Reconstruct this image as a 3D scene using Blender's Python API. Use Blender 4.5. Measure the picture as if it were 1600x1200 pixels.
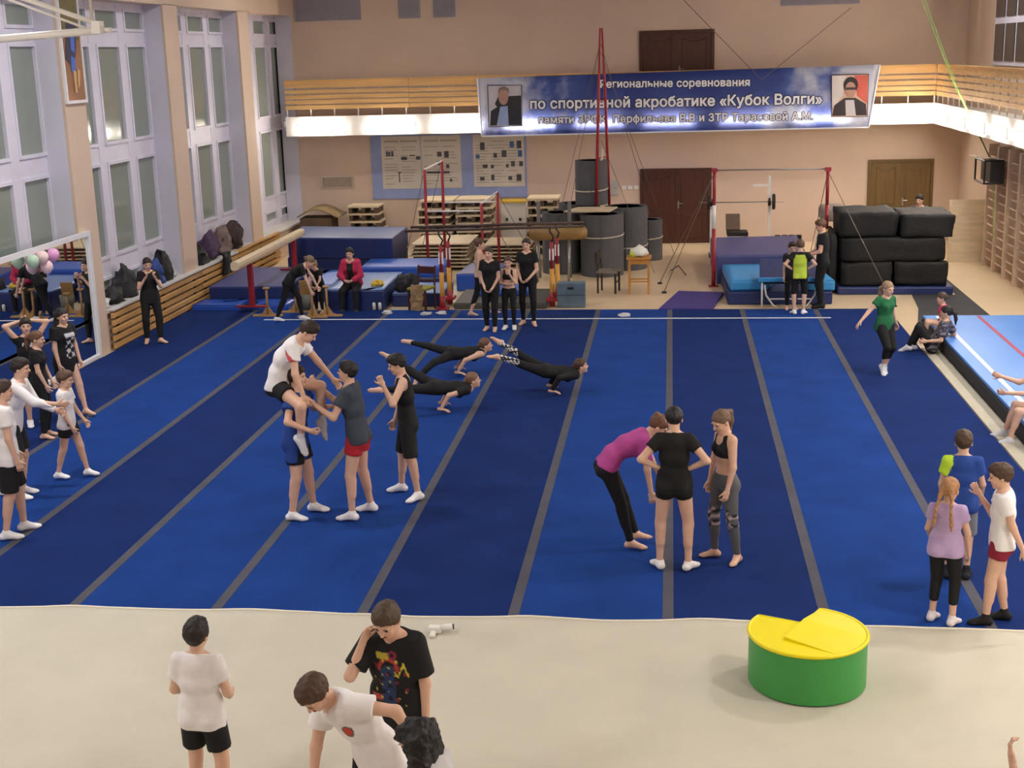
import bpy, bmesh, math, random
import numpy as np
from mathutils import Vector, Matrix
R_ = math.radians
for o in list(bpy.data.objects): bpy.data.objects.remove(o)
scene = bpy.context.scene
COL = scene.collection
random.seed(5); NPR = np.random.RandomState(5)

# ---------------------------------------------------------------- camera
CF, CYAW, CPITCH, CROLL = 2072.4, 0.122654, 0.244027, -0.0275043
CPOS = np.array([0.01856, 0.0, 4.995])
def _cam_rows():
    cy, sy = math.cos(CYAW), math.sin(CYAW)
    fwd = np.array([-sy*math.cos(CPITCH), cy*math.cos(CPITCH), -math.sin(CPITCH)])
    right = np.array([cy, sy, 0.]); up = np.cross(right, fwd)
    c, s = math.cos(CROLL), math.sin(CROLL)
    return np.array([c*right+s*up, -s*right+c*up, fwd])
CR = _cam_rows()
cam_data = bpy.data.cameras.new('camera'); cam = bpy.data.objects.new('camera', cam_data); COL.objects.link(cam)
cam_data.sensor_width = 36; cam_data.lens = CF/1600*36; cam_data.clip_end = 200
m = Matrix.Identity(4)
for i in range(3):
    m[i][0] = CR[0][i]; m[i][1] = CR[1][i]; m[i][2] = -CR[2][i]; m[i][3] = CPOS[i]
cam.matrix_world = m
scene.camera = cam
def pix_ray(x, y): return np.array([(x-800)/CF, -(y-600)/CF, 1.]) @ CR
def ground(x, y, z=0.0):
    d = pix_ray(x, y); return CPOS + d*(z-CPOS[2])/d[2]
def on_y(x, y, Y):
    d = pix_ray(x, y); return CPOS + d*(Y/d[1])
def on_x(x, y, X):
    d = pix_ray(x, y); return CPOS + d*((X-CPOS[0])/d[0])

# ---------------------------------------------------------------- world, exposure
w = bpy.data.worlds.new('night'); scene.world = w; w.use_nodes = True
w.node_tree.nodes['Background'].inputs[0].default_value = (0.10, 0.12, 0.16, 1)
w.node_tree.nodes['Background'].inputs[1].default_value = 0.15
scene.view_settings.view_transform = 'Standard'; scene.view_settings.look = 'None'
scene.view_settings.gamma = 1.0; scene.view_settings.use_curve_mapping = False
scene.view_settings.exposure = 0.18

# ceiling luminaires: rows of rectangular lamps (housings are built with the ceiling)
CEIL_Z = 7.4
CEIL_LAMPS = [(x, y) for y in (2.5, 8.0, 13.5, 19.0, 24.5, 30.0) for x in (-7.2, 5.6)]
for (x, y) in CEIL_LAMPS:
    ld = bpy.data.lights.new('ceiling_light', 'AREA'); ld.shape = 'RECTANGLE'; ld.size = 0.9; ld.size_y = 0.3
    ld.energy = 150 if y < 24 else 72; ld.color = (1.0, 0.985, 0.965); ld.spread = R_(170)
    lo = bpy.data.objects.new('ceiling_light', ld); COL.objects.link(lo); lo.location = (x, y, CEIL_Z-0.14)

# ---------------------------------------------------------------- materials
MATS = {}
def srgb(c):
    if isinstance(c, str):
        c = tuple(int(c[i:i+2], 16)/255 for i in (0, 2, 4))
    return tuple(((v/12.92) if v <= .04045 else ((v+.055)/1.055)**2.4) for v in c[:3]) + (1.0,)
def mat(name, col, rough=.6, var=.08, nscale=6.0, bump=0.0, bscale=60.0, metal=0.0, spec=.5, sheen=0.0, trans=0.0, emit=None, estr=0, sss=0.0, stretch=None, attr=None, coat=0.0):
    if name in MATS: return MATS[name]
    M = bpy.data.materials.new(name); M.use_nodes = True
    nt = M.node_tree; N = nt.nodes; L = nt.links; b = N['Principled BSDF']
    b.inputs['Roughness'].default_value = rough; b.inputs['Metallic'].default_value = metal
    b.inputs['Specular IOR Level'].default_value = spec
    b.inputs['Coat Weight'].default_value = coat
    if sheen: b.inputs['Sheen Weight'].default_value = sheen
    if trans: b.inputs['Transmission Weight'].default_value = trans
    if sss:
        b.inputs['Subsurface Weight'].default_value = sss; b.inputs['Subsurface Radius'].default_value = (.02, .008, .004); b.inputs['Subsurface Scale'].default_value = .3
    c = srgb(col) if not (isinstance(col, tuple) and len(col) == 4) else col
    tc = N.new('ShaderNodeTexCoord'); vec = tc.outputs['Object']
    if stretch:
        mp = N.new('ShaderNodeMapping'); mp.inputs['Scale'].default_value = stretch; L.new(vec, mp.inputs['Vector']); vec = mp.outputs['Vector']
    if attr:
        at = N.new('ShaderNodeAttribute'); at.attribute_name = attr; base = at.outputs['Color']
    else:
        rgb = N.new('ShaderNodeRGB'); rgb.outputs[0].default_value = c; base = rgb.outputs[0]
    if var:
        nz = N.new('ShaderNodeTexNoise'); nz.inputs['Scale'].default_value = nscale; nz.inputs['Detail'].default_value = 5
        L.new(vec, nz.inputs['Vector'])
        mr = N.new('ShaderNodeMapRange'); mr.inputs['From Min'].default_value = .3; mr.inputs['From Max'].default_value = .7
        mr.inputs['To Min'].default_value = 1-var; mr.inputs['To Max'].default_value = 1+var; L.new(nz.outputs['Fac'], mr.inputs['Value'])
        mx = N.new('ShaderNodeVectorMath'); mx.operation = 'SCALE'; L.new(base, mx.inputs[0]); L.new(mr.outputs['Result'], mx.inputs['Scale'])
        base = mx.outputs['Vector']
    L.new(base, b.inputs['Base Color'])
    if bump:
        n2 = N.new('ShaderNodeTexNoise'); n2.inputs['Scale'].default_value = bscale; n2.inputs['Detail'].default_value = 4; L.new(vec, n2.inputs['Vector'])
        bp = N.new('ShaderNodeBump'); bp.inputs['Strength'].default_value = bump; bp.inputs['Distance'].default_value = .02
        L.new(n2.outputs['Fac'], bp.inputs['Height']); L.new(bp.outputs['Normal'], b.inputs['Normal'])
    if emit is not None:
        b.inputs['Emission Color'].default_value = srgb(emit); b.inputs['Emission Strength'].default_value = estr
    MATS[name] = M
    return M

# ---------------------------------------------------------------- mesh helpers
def link(o, parent=None):
    COL.objects.link(o)
    if parent is not None: o.parent = parent
    return o
def tag(o, label=None, cat=None, group=None, kind=None):
    if label: o['label'] = label
    if cat: o['category'] = cat
    if group: o['group'] = group
    if kind: o['kind'] = kind
    return o
def thing(name, loc, label, cat, group=None, rotz=0.0):
    o = bpy.data.objects.new(name, None); o.empty_display_size = .1; COL.objects.link(o)
    o.location = tuple(float(v) for v in loc); o.rotation_euler = (0, 0, rotz)
    return tag(o, label, cat, group)
def mesh_obj(name, verts, faces, material, parent=None, smooth=False, bevel=0.0, bseg=2):
    me = bpy.data.meshes.new(name); me.from_pydata([tuple(map(float, v)) for v in verts], [], [tuple(map(int, f)) for f in faces]); me.validate(); me.update()
    if material: me.materials.append(material)
    o = bpy.data.objects.new(name, me); link(o, parent)
    if smooth: me.shade_smooth()
    if bevel:
        bm = bmesh.new(); bm.from_mesh(me); bmesh.ops.remove_doubles(bm, verts=bm.verts, dist=1e-5)
        bmesh.ops.bevel(bm, geom=[e for e in bm.edges if len(e.link_faces) == 2 and e.calc_face_angle(0) > .6], offset=bevel, segments=bseg, profile=.5, affect='EDGES')
        bm.to_mesh(me); bm.free(); me.update()
    return o
class MB:
    """collects primitive shapes; off = subtracted so that world coordinates become parent-local"""
    def __init__(s, off=(0, 0, 0)): s.v = []; s.f = []; s.off = np.array(off, float)
    def add(s, vs, fs):
        n = len(s.v); s.v += [np.asarray(v, float)-s.off for v in vs]; s.f += [tuple(i+n for i in f) for f in fs]; return s
    def box(s, c, size, rz=0.0, rx=0.0, ry=0.0):
        hx, hy, hz = [v/2 for v in size]
        M = (Matrix.Rotation(rz, 3, 'Z') @ Matrix.Rotation(ry, 3, 'Y') @ Matrix.Rotation(rx, 3, 'X'))
        vs = [np.array(c)+np.array(M @ Vector((x, y, z))) for x in (-hx, hx) for y in (-hy, hy) for z in (-hz, hz)]
        return s.add(vs, [(0, 1, 3, 2), (4, 6, 7, 5), (0, 4, 5, 1), (2, 3, 7, 6), (0, 2, 6, 4), (1, 5, 7, 3)])
    def bx(s, x0, x1, y0, y1, z0, z1): return s.box(((x0+x1)/2, (y0+y1)/2, (z0+z1)/2), (abs(x1-x0), abs(y1-y0), abs(z1-z0)))
    def prism(s, pts, z0, z1):
        n = len(pts); vs = [(p[0], p[1], z0) for p in pts]+[(p[0], p[1], z1) for p in pts]
        area = sum(pts[i][0]*pts[(i+1) % n][1]-pts[(i+1) % n][0]*pts[i][1] for i in range(n))
        fs = [tuple(range(n))[::-1], tuple(range(n, 2*n))]+[(i, (i+1) % n, n+(i+1) % n, n+i) for i in range(n)]
        if area < 0: fs = [f[::-1] for f in fs]
        return s.add(vs, fs)
    def poly_extrude(s, pts, d):
        """pts: 3-D polygon, d: extrusion vector"""
        n = len(pts); a = [np.array(p, float) for p in pts]; d = np.array(d, float)
        return s.add(a+[p+d for p in a], [tuple(range(n))[::-1], tuple(range(n, 2*n))]+[(i, (i+1) % n, n+(i+1) % n, n+i) for i in range(n)])
    def tube(s, pts, r, n=8, caps=True):
        pts = [np.array(p, float) for p in pts]; rs = r if isinstance(r, (list, tuple)) else [r]*len(pts)
        rings = []; ref = None
        for i, p in enumerate(pts):
            t = pts[min(i+1, len(pts)-1)]-pts[max(i-1, 0)]; t = t/(np.linalg.norm(t)+1e-9)
            if ref is None: ref = np.array([0, 0, 1.]) if abs(t[2]) < .9 else np.array([1., 0, 0])
            u = np.cross(t, ref); u /= np.linalg.norm(u)+1e-9; v = np.cross(t, u); ref = -v if False else ref
            rings.append([p+rs[i]*(math.cos(2*math.pi*k/n)*u+math.sin(2*math.pi*k/n)*v) for k in range(n)])
        vs = [q for rg in rings for q in rg]; fs = []
        for i in range(len(pts)-1):
            for k in range(n): fs.append((i*n+k, i*n+(k+1) % n, (i+1)*n+(k+1) % n, (i+1)*n+k))
        if caps: fs += [tuple(range(n))[::-1], tuple((len(pts)-1)*n+k for k in range(n))]
        return s.add(vs, fs)
    def lathe(s, c, prof, n=32):
        """prof: [(r,z)...] bottom to top, closed at ends when r==0"""
        vs = []; fs = []
        for (r, z) in prof: vs += [(c[0]+r*math.cos(2*math.pi*k/n), c[1]+r*math.sin(2*math.pi*k/n), c[2]+z) for k in range(n)]
        for i in range(len(prof)-1):
            for k in range(n): fs.append((i*n+k, i*n+(k+1) % n, (i+1)*n+(k+1) % n, (i+1)*n+k))
        if prof[0][0] > 1e-6: fs.append(tuple(range(n))[::-1])
        if prof[-1][0] > 1e-6: fs.append(tuple((len(prof)-1)*n+k for k in range(n)))
        return s.add(vs, fs)
    def build(s, name, material, parent=None, smooth=False, bevel=0.0, bseg=2):
        return mesh_obj(name, s.v, s.f, material, parent, smooth, bevel, bseg)
def noise_verts(o, amp, scale, seed=0):
    """gentle lumps on a mesh (cloth, covers)"""
    from mathutils import noise
    for v in o.data.vertices:
        d = noise.noise_vector(v.co*scale+Vector((seed, seed*1.7, 0)))
        v.co += d*amp
def subdiv(o, cuts):
    bm = bmesh.new(); bm.from_mesh(o.data); bmesh.ops.subdivide_edges(bm, edges=bm.edges[:], cuts=cuts, use_grid_fill=True); bm.to_mesh(o.data); bm.free(); o.data.update()
# ================================================================ the hall
LX, RX, BY, FY = -9.95, 7.35, 35.33, -2.2
WINX = -10.4
m_wall = mat('wall_paint', 'd4bda9', .75, .05, .8, .05, 30)
m_ceil = mat('ceiling_paint', 'd8d2c8', .8, .04, .5)
m_floor = mat('tan_linoleum', 'dcc4a2', .38, .07, .7, .03, 8)
m_white = mat('white_window_paint', 'dad7e6', .45, .04, 3)
m_reveal = mat('reveal_paint', 'd2d0de', .7, .05, 1.2)
m_glass = mat('night_window_glass', '8b948c', .08, .06, .5, spec=.8)
m_sill = mat('sill_paint', 'd8d4d0', .5, .05, 3)
m_wood = mat('varnished_pine', 'c89a5c', .45, .22, 3.0, .05, 20, stretch=(1, .15, 6))
m_rail = mat('rail_pine', 'cfa468', .5, .2, 3.0, .05, 20, stretch=(.2, 1, 6))
m_door = mat('brown_door_veneer', '4a2418', .45, .22, 5, .03, 20, stretch=(4, 4, .4))
m_doorolive = mat('olive_door_veneer', '6a5228', .5, .18, 5, .03, 20, stretch=(4, 4, .4))
m_fascia = mat('fascia_white', 'e2ddd6', .6, .03, 2)
m_dark = mat('dark_gap', '1c1714', .9, .1)
m_steel = mat('brushed_steel', '9a9a98', .35, .05, metal=.8)

def struct(name, mb, material, **k):
    o = mb.build(name, material, **k); o['kind'] = 'structure'; return o
struct('floor', MB().bx(-11, 8, FY-.3, BY+.3, -.2, 0), m_floor)
struct('ceiling', MB().bx(-11, 8, FY-.3, BY+.3, CEIL_Z, CEIL_Z+.2), m_ceil)
struct('wall_back', MB().bx(-11, 8, BY, BY+.25, 0, CEIL_Z), m_wall)
struct('wall_right', MB().bx(RX, RX+.25, FY, BY, 0, CEIL_Z), m_wall)
struct('wall_front', MB().bx(-11, 8, FY-.25, FY, 0, CEIL_Z), m_wall)
# left wall: parapet, lintel, pillars
pillars = [(-2.2, -1.4), (2.5, 3.3), (7.2, 8.0), (11.95, 12.75), (16.7, 17.5), (21.42, 22.22), (26.2, 26.98), (30.9, 31.66)]
wl = MB().bx(-10.75, LX-.04, FY, BY, 0, .70).bx(-10.75, LX, FY, BY, 6.12, CEIL_Z)
wall_left = struct('wall_left', wl, m_wall)
for (a, b) in pillars:
    p = MB().bx(LX-.05, LX, a, b, .0, 6.13); o = p.build('pillar_face', m_wall, wall_left)
    MB().bx(-10.75, LX-.05, a+.002, b-.002, .7, 6.12).build('pillar_reveal', m_reveal, wall_left)
MB().bx(-10.75, LX-.001, BY-.06, BY, .7, 6.12).build('pillar_reveal', m_reveal, wall_left)
# windows
def window(idx, y0, y1):
    root = bpy.data.objects.new('window_%d' % idx, None); COL.objects.link(root); root['kind'] = 'structure'
    root.location = (WINX, (y0+y1)/2, .75); off = root.location
    L = y1-y0; cols = [y0+.25, y0+.25+1.36, y0+.25+2.72]; cw = [1.06, 1.06, .98]
    rows = [(.88, 1.18), (1.5, 3.24), (3.55, 5.37), (5.6, 6.02)]
    MB(off).bx(WINX-.10, WINX-.06, y0, y1, .72, 6.12).build('window_back_panel', m_white, root)
    fr = MB(off)
    ys = [y0]; 
    for c, wd in zip(cols, cw): ys += [c, c+wd]
    ys.append(y1)
    for i in range(0, len(ys), 2): fr.bx(WINX-.06, WINX+.03, ys[i], ys[i+1], .72, 6.12)
    zs = [.72]
    for a, b in rows: zs += [a, b]
    zs.append(6.12)
    for c, wd in zip(cols, cw):
        for i in range(0, len(zs), 2): fr.bx(WINX-.06, WINX+.022, c, c+wd, zs[i], zs[i+1])
    fr.build('window_frame', m_white, root)
    for c, wd in zip(cols, cw):
        for (a, b) in rows:
            sash = MB(off); t = .055
            sash.bx(WINX-.055, WINX+.05, c, c+t, a, b).bx(WINX-.055, WINX+.05, c+wd-t, c+wd, a, b)
            sash.bx(WINX-.055, WINX+.05, c+t, c+wd-t, a, a+t).bx(WINX-.055, WINX+.05, c+t, c+wd-t, b-t, b)
            sash.build('sash', m_white, root)
            MB(off).bx(WINX-.05, WINX-.01, c+t, c+wd-t, a+t, b-t).build('pane', m_glass, root)
    MB(off).bx(WINX-.0, LX+.03, y0+.003, y1-.003, .70, .752).build('window_sill', m_sill, root)
edges = [(8.0, 11.95), (12.75, 16.7), (17.5, 21.42), (22.22, 26.2), (26.98, 30.9), (31.66, 35.27)]
for i, (a, b) in enumerate(edges): window(i+1, a, b)
# plain infill for the bays nearest the balcony, out of view
struct('wall_left_bay', MB().bx(-10.75, -10.4, -1.4, 2.5, .7, 6.12).bx(-10.75, -10.4, 3.3, 7.2, .7, 6.12), m_reveal)

# upper right window on the side wall, above the gallery
root = bpy.data.objects.new('window_7', None); COL.objects.link(root); root['kind'] = 'structure'; root.location = (RX, 30.5, 4.5); off = root.location
MB(off).bx(RX-.05, RX, 29.2, 32.2, 4.45, 6.3).build('window_frame', m_white, root)
for k in range(3):
    for (a, b) in ((4.55, 5.35), (5.5, 6.2)):
        MB(off).bx(RX-.07, RX-.045, 29.3+k*.98, 29.3+k*.98+.82, a, b).build('pane', mat('dark_glass', '2c2c2e', .12, .1, .5), root)

# ---- gallery (balcony) on back and right side: slab, fascia, railing of boards
GY, GX = 34.2, 6.45
g = struct('gallery_floor', MB().bx(-10.0, RX, GY+.05, BY, 3.3, 3.44).bx(GX+.05, RX, 2.0, GY+.05, 3.3, 3.44), m_fascia)
o = MB((0, GY, 3.05)).bx(-9.94, GX+.05, GY, GY+.05, 3.05, 3.55).build('gallery_fascia', m_fascia); o.location = (0, GY, 3.05); tag(o, 'white lamp fascia board under the back gallery railing', 'fascia')
o = MB((GX, 18, 3.05)).bx(GX, GX+.05, 2.0, GY-.005, 3.05, 3.55).build('gallery_fascia', m_fascia); o.location = (GX, 18, 3.05); tag(o, 'white lamp fascia board under the right-hand gallery railing', 'fascia')
def railing(name, label, a, b, axis):
    t = thing(name, ((a+b)/2, GY, 3.6) if axis == 'x' else (GX, (a+b)/2, 3.6), label, 'railing')
    off = t.location
    def bar(u0, u1, d0, d1, z0, z1, nm, m_):
        q = MB(off)
        if axis == 'x': q.bx(u0, u1, GY+d0, GY+d1, z0, z1)
        else: q.bx(GX+d0, GX+d1, u0, u1, z0, z1)
        q.build(nm, m_, t)
    n = int((b-a)/.62)
    for i in range(n+1):
        u = a+.02+(b-a-.06)*i/n
        bar(u, u+.03, .035, .065, 3.56, 4.45, 'baluster', m_fascia)
    L = b-a; seg = max(1, round(L/3.3))
    for (z0, z1) in ((3.73, 3.83), (3.86, 3.96), (3.99, 4.09), (4.13, 4.22), (4.27, 4.45)):
        for s in range(seg):
            dz = random.uniform(-.008, .008)
            bar(a+L*s/seg+.006, a+L*(s+1)/seg-.006, 0.0, .034, z0+dz, z1+dz, 'board', m_rail)
    for s in range(seg): bar(a+L*s/seg+.004, a+L*(s+1)/seg-.004, -.03, .09, 4.45, 4.475, 'handrail', m_rail)
railing('gallery_railing', 'pine board gallery railing along the back wall behind the banner', -9.92, GX, 'x')
railing('gallery_railing', 'pine board gallery railing along the right-hand wall above the wall bars', 2.0, GY-.03, 'y')

# ---- fluorescent lamps on the fascia
m_tube = mat('lit_lamp', 'fff6e8', .5, 0, emit='fff4e6', estr=42)
m_house = mat('lamp_housing', 'e8e6e0', .5, .02)
def lamp(x, y, axis, label, group):
    t = thing('fluorescent_lamp', (x, y, 3.22), label, 'lamp', group)
    off = t.location; h = .6
    if axis == 'x':
        MB(off).bx(x-h-.03, x+h+.03, y-.03, y+.0005, 3.14, 3.34).build('housing', m_house, t)
        MB(off).tube([(x-h, y-.07, 3.19), (x+h, y-.07, 3.19)], .035, 8).tube([(x-h, y-.07, 3.29), (x+h, y-.07, 3.29)], .035, 8).build('tube', m_tube, t, smooth=True)
    else:
        MB(off).bx(x-.03, x+.0005, y-h-.03, y+h+.03, 3.14, 3.34).build('housing', m_house, t)
        MB(off).tube([(x-.07, y-h, 3.19), (x-.07, y+h, 3.19)], .035, 8).tube([(x-.07, y-h, 3.29), (x-.07, y+h, 3.29)], .035, 8).build('tube', m_tube, t, smooth=True)
ordn = ['first', 'second', 'third', 'fourth', 'fifth', 'sixth', 'seventh', 'eighth', 'ninth', 'tenth', 'eleventh', 'twelfth', 'thirteenth', 'fourteenth', 'fifteenth', 'sixteenth']
for i, px in enumerate((502, 611, 717, 828, 937, 1045, 1164, 1283, 1412)):
    x = on_y(px, 200, GY)[0]
    lamp(x, GY, 'x', 'glowing fluorescent lamp on the back fascia, %s from the left end' % ordn[i], 'lamps on the back fascia')
for i in range(15):
    lamp(GX, 33.2-i*1.9, 'y', 'glowing fluorescent lamp on the right-hand fascia, %s from the back corner' % ordn[i], 'lamps on the right-hand fascia')

# ---- ceiling lamp housings
for i, (x, y) in enumerate(CEIL_LAMPS):
    o = MB((x, y, CEIL_Z-.1)).bx(x-.5, x+.5, y-.2, y+.2, CEIL_Z-.12, CEIL_Z-.002).build('lamp_housing', m_house)
    o.location = (x, y, CEIL_Z-.1); tag(o, 'white ceiling lamp housing, %s row from the gallery end, %s from the windows' % (ordn[i//2], ordn[i % 2]), 'lamp', 'ceiling lamps')

# ---- doors
def door(idx, x0, x1, z0, z1, m_, leaves=2):
    r = bpy.data.objects.new('door_%d' % idx, None); COL.objects.link(r); r['kind'] = 'structure'; r.location = ((x0+x1)/2, BY, z0); off = r.location
    MB(off).bx(x0-.07, x0, BY-.06, BY-.001, z0, z1+.07).bx(x1, x1+.07, BY-.06, BY-.001, z0, z1+.07).bx(x0, x1, BY-.06, BY-.001, z1, z1+.07).build('door_frame', m_, r)
    wd = (x1-x0)/leaves
    for k in range(leaves):
        a = x0+k*wd
        lf = MB(off).bx(a+.006, a+wd-.006, BY-.04, BY-.002, z0+.005, z1-.005).build('door_leaf', m_, r)
        for (u, v) in ((.08, .42), (.48, .94)):
            zz0 = z0+(z1-z0)*u; zz1 = z0+(z1-z0)*v
            pts = []
            for j in range(13):
                s = j/12; pts.append((a+.14+(wd-.28)*s, BY-.045, zz1-.10*math.sin(math.pi*s)*(1 if k == 0 else 1)))
            MB(off).tube([(a+.14, BY-.045, zz0), *pts[:1]], .010, 6).tube(pts, .010, 6).tube([pts[-1], (a+wd-.14, BY-.045, zz0)], .010, 6).tube([(a+.14, BY-.045, zz0), (a+wd-.14, BY-.045, zz0)], .010, 6).build('panel_moulding', m_, r)
    hx = x0+wd*(leaves-1)+.07 if leaves == 2 else x0+.1
    MB(off).bx(hx-.02, hx+.02, BY-.055, BY-.03, z0+.92, z0+1.12).tube([(hx, BY-.07, z0+1.05), (hx+.11, BY-.08, z0+1.05)], .012, 6).build('door_handle', m_steel, r)
door(1, -.72, 1.0, 0, 1.9, m_door)
door(2, 5.13, 6.63, 0, 2.03, m_doorolive)
door(3, -.73, 1.04, 3.45, 5.40, m_door)
# wall vents, switch box and sockets
def grille(name, x0, x1, z0, z1, nb, label, mbar, mback, vertical=True):
    t = thing(name, ((x0+x1)/2, BY, z0), label, 'vent'); off = t.location
    MB(off).bx(x0, x1, BY-.015, BY-.001, z0, z1).build('backing', mback, t)
    for i in range(nb):
        if vertical:
            u = x0+(x1-x0)*(i+.5)/nb; MB(off).bx(u-.013, u+.013, BY-.04, BY-.012, z0, z1).build('slat', mbar, t)
        else:
            u = z0+(z1-z0)*(i+.5)/nb; MB(off).bx(x0, x1, BY-.04, BY-.012, u-.012, u+.012).build('slat', mbar, t)
    fr = MB(off).bx(x0-.05, x1+.05, BY-.03, BY-.001, z0-.04, z0).bx(x0-.05, x1+.05, BY-.03, BY-.001, z1, z1+.04).bx(x0-.05, x0, BY-.03, BY-.001, z0, z1).bx(x1, x1+.05, BY-.03, BY-.001, z0, z1)
    fr.build('frame', mbar, t)
m_vent = mat('vent_paint', 'c9b6a2', .6, .05); m_ventg = mat('vent_grey', '9a96a0', .6, .05)
grille('vent_grille', -9.36, -8.52, 1.62, 1.88, 19, 'beige vent grille with dark slots low on the back wall', m_vent, m_dark)
for i, (a, b) in enumerate(((-9.8, -8.1), (-7.0, -6.52), (-6.08, -5.6))):
    grille('vent_grille', a, b, 6.0, 6.5, 8, ['wide grey louvred vent high on the back wall by the windows', 'narrow grey louvred vent high on the back wall, nearer the windows', 'narrow grey louvred vent high on the back wall, farther from the windows'][i], m_ventg, m_ventg, False)
grille('vent_grille', 2.8, 4.65, 6.02, 6.5, 8, 'wide grey louvred vent high on the back wall above the banner', m_ventg, m_ventg, False)
t = thing('switch_box', (-1.5, BY, 1.3), 'small grey electrical box on the wall behind the rolls', 'box')
MB(t.location).bx(-1.63, -1.38, BY-.08, BY, 1.30, 1.66).build('cover', mat('grey_plastic', 'a9aaa6', .5, .04), t, bevel=.008)
MB(t.location).bx(-1.46, -1.42, BY-.09, BY-.08, 1.46, 1.50).build('latch', m_steel, t)
for k in range(3):
    o = MB((-1.2+.16*k, BY, 1.5)).bx(-1.27+.16*k, -1.15+.16*k, BY-.03, BY, 1.44, 1.53).build('power_socket', m_house); o.location = (-1.2+.16*k, BY, 1.5)
    tag(o, 'small white wall socket beside the brown double door, %s from the rolls' % ordn[k], 'socket', 'row of wall sockets')
# ================================================================ floor coverings
m_bl = mat('carpet_blue_light', '183e88', .95, .13, 1.6, .3, 220, spec=.12)
m_bd = mat('carpet_blue_dark', '122c68', .95, .13, 1.6, .3, 220, spec=.12)
m_seam = mat('carpet_seam_grey', '4c4c58', .9, .12, 3, .2, 150)
m_linew = mat('white_line_tape', 'eef0f4', .6, .03)
cp = thing('carpet_floor', (-2.8, 18.3, 0), 'large blue exercise carpet of ten strips with grey seams', 'carpet')
off = cp.location
BACKY = 25.95
for k in range(10):
    x0 = -9.84+1.4*k if k else -9.86; x1 = -9.8+1.4*(k+1)
    light = k in (1, 3, 4, 6, 8)
    MB(off).bx(x0+.03 if k else x0, x1-.03, 10.96, BACKY-.012*k, 0.0, .030).build('carpet_strip', m_bl if light else m_bd, cp)
    if k < 9: MB(off).bx(x1-.05, x1+.05, 10.96, BACKY-.012*k-.01, .001, .0325).build('seam_band', m_seam, cp)
MB(off).bx(-7.95, 3.0, 24.92, 24.98, .02, .034).build('white_line', m_linew, cp)
# wavy-edged beige mat in front
m_beige = mat('beige_mat', 'cac4b3', .85, .06, 1.1, .2, 120)
m_edge = mat('beige_mat_edge', 'efe8d8', .8, .04, 2)
nx, ny = 150, 50
X0, X1, Y0, Y1 = -8.9, 7.3, 2.0, 11.06
vs = []; fs = []
def edge_y(x): return Y1+.02*math.sin(x*3.1)+.03*math.sin(x*1.3+1)+.035*math.exp(-((x+1.3)/.25)**2)
for j in range(ny+1):
    for i in range(nx+1):
        x = X0+(X1-X0)*i/nx; s = j/ny; y = Y0+(edge_y(x)-Y0)*(s**.8)
        lift = .038+.012*max(0, math.sin(x*4.3+.5*math.sin(x*2.1)))*max(0, (s-.9)/.1)+.005*math.sin(y*3.2+math.sin(x*.9)*1.5)+.004*math.sin(x*1.7+y*2.3)
        vs.append((x, y, max(lift, .0355)))
for j in range(ny):
    for i in range(nx): a = j*(nx+1)+i; fs.append((a, a+1, a+nx+2, a+nx+1))
n0 = len(vs)
for i in range(nx+1): p = vs[ny*(nx+1)+i]; vs.append((p[0], p[1]+.004, .03))
for i in range(nx): a = ny*(nx+1)+i; fs.append((a, a+1, n0+i+1, n0+i))
bmat = mesh_obj('beige_mat', [(v[0]+.8, v[1]-6.5, v[2]) for v in vs], fs, m_beige, None, smooth=True); bmat.location = (-.8, 6.5, 0)
tag(bmat, 'pale beige roll-out mat with a wavy edge lying in the foreground', 'mat')
eb = MB(bmat.location)
pts = [(X0+(X1-X0)*i/nx, edge_y(X0+(X1-X0)*i/nx)-.008, vs[ny*(nx+1)+i][2]+.002) for i in range(nx+1)]
eb.tube(pts, .011, 6).build('edge_binding', m_edge, bmat, smooth=True)
# grey strips beside the carpet, tumbling mat on the right
m_strip = mat('grey_strip', 'b3ad9c', .7, .06, 2)
m_blackrub = mat('black_rubber', '35353a', .85, .12, 3, .1, 60)
o = MB((4.32, 18, 0)).bx(4.2, 4.46, 10.9, 22.4, 0, .02).build('threshold_strip', m_strip); o.location = (4.32, 18, 0); tag(o, 'narrow pale grey floor strip between carpet and tumbling mat', 'strip')
o = MB((5.3, 26, 0)).prism([(4.47, 24.02), (5.95, 24.02), (5.95, 29.5), (5.77, 29.5), (5.77, 27.42), (4.9, 27.42), (4.78, 26.0), (4.47, 24.3)], 0, .012).build('rubber_runner', m_blackrub); o.location = (5.3, 26, 0); tag(o, 'dark grey rubber runner on the floor by the black foam bags', 'runner')
m_sky = mat('light_blue_vinyl', '4f8fe0', .42, .06, 1.2, .05, 12)
m_navy = mat('navy_vinyl', '1d2f66', .45, .1, 2, .06, 10)
m_red = mat('red_line_tape', 'b03352', .6, .05)
tm = thing('tumbling_mat', (5.6, 19, 0), 'light blue tumbling runway with white and red lines by the right wall', 'mat')
off = tm.location
MB(off).bx(4.47, 6.9, 11.2, 24.0, 0.0, .21).build('foam_base', m_blackrub, tm, bevel=.02)
MB(off).bx(4.49, 6.9, 11.2, 23.98, .212, .262).build('top_cover', m_sky, tm, bevel=.012)
MB(off).bx(4.69, 4.76, 11.25, 23.9, .262, .265).build('white_line', m_linew, tm)
MB(off).bx(5.40, 5.46, 11.25, 23.9, .262, .265).build('red_line', m_red, tm)
MB(off).bx(6.45, 6.52, 11.25, 23.9, .262, .265).build('white_line', m_linew, tm)

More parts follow.
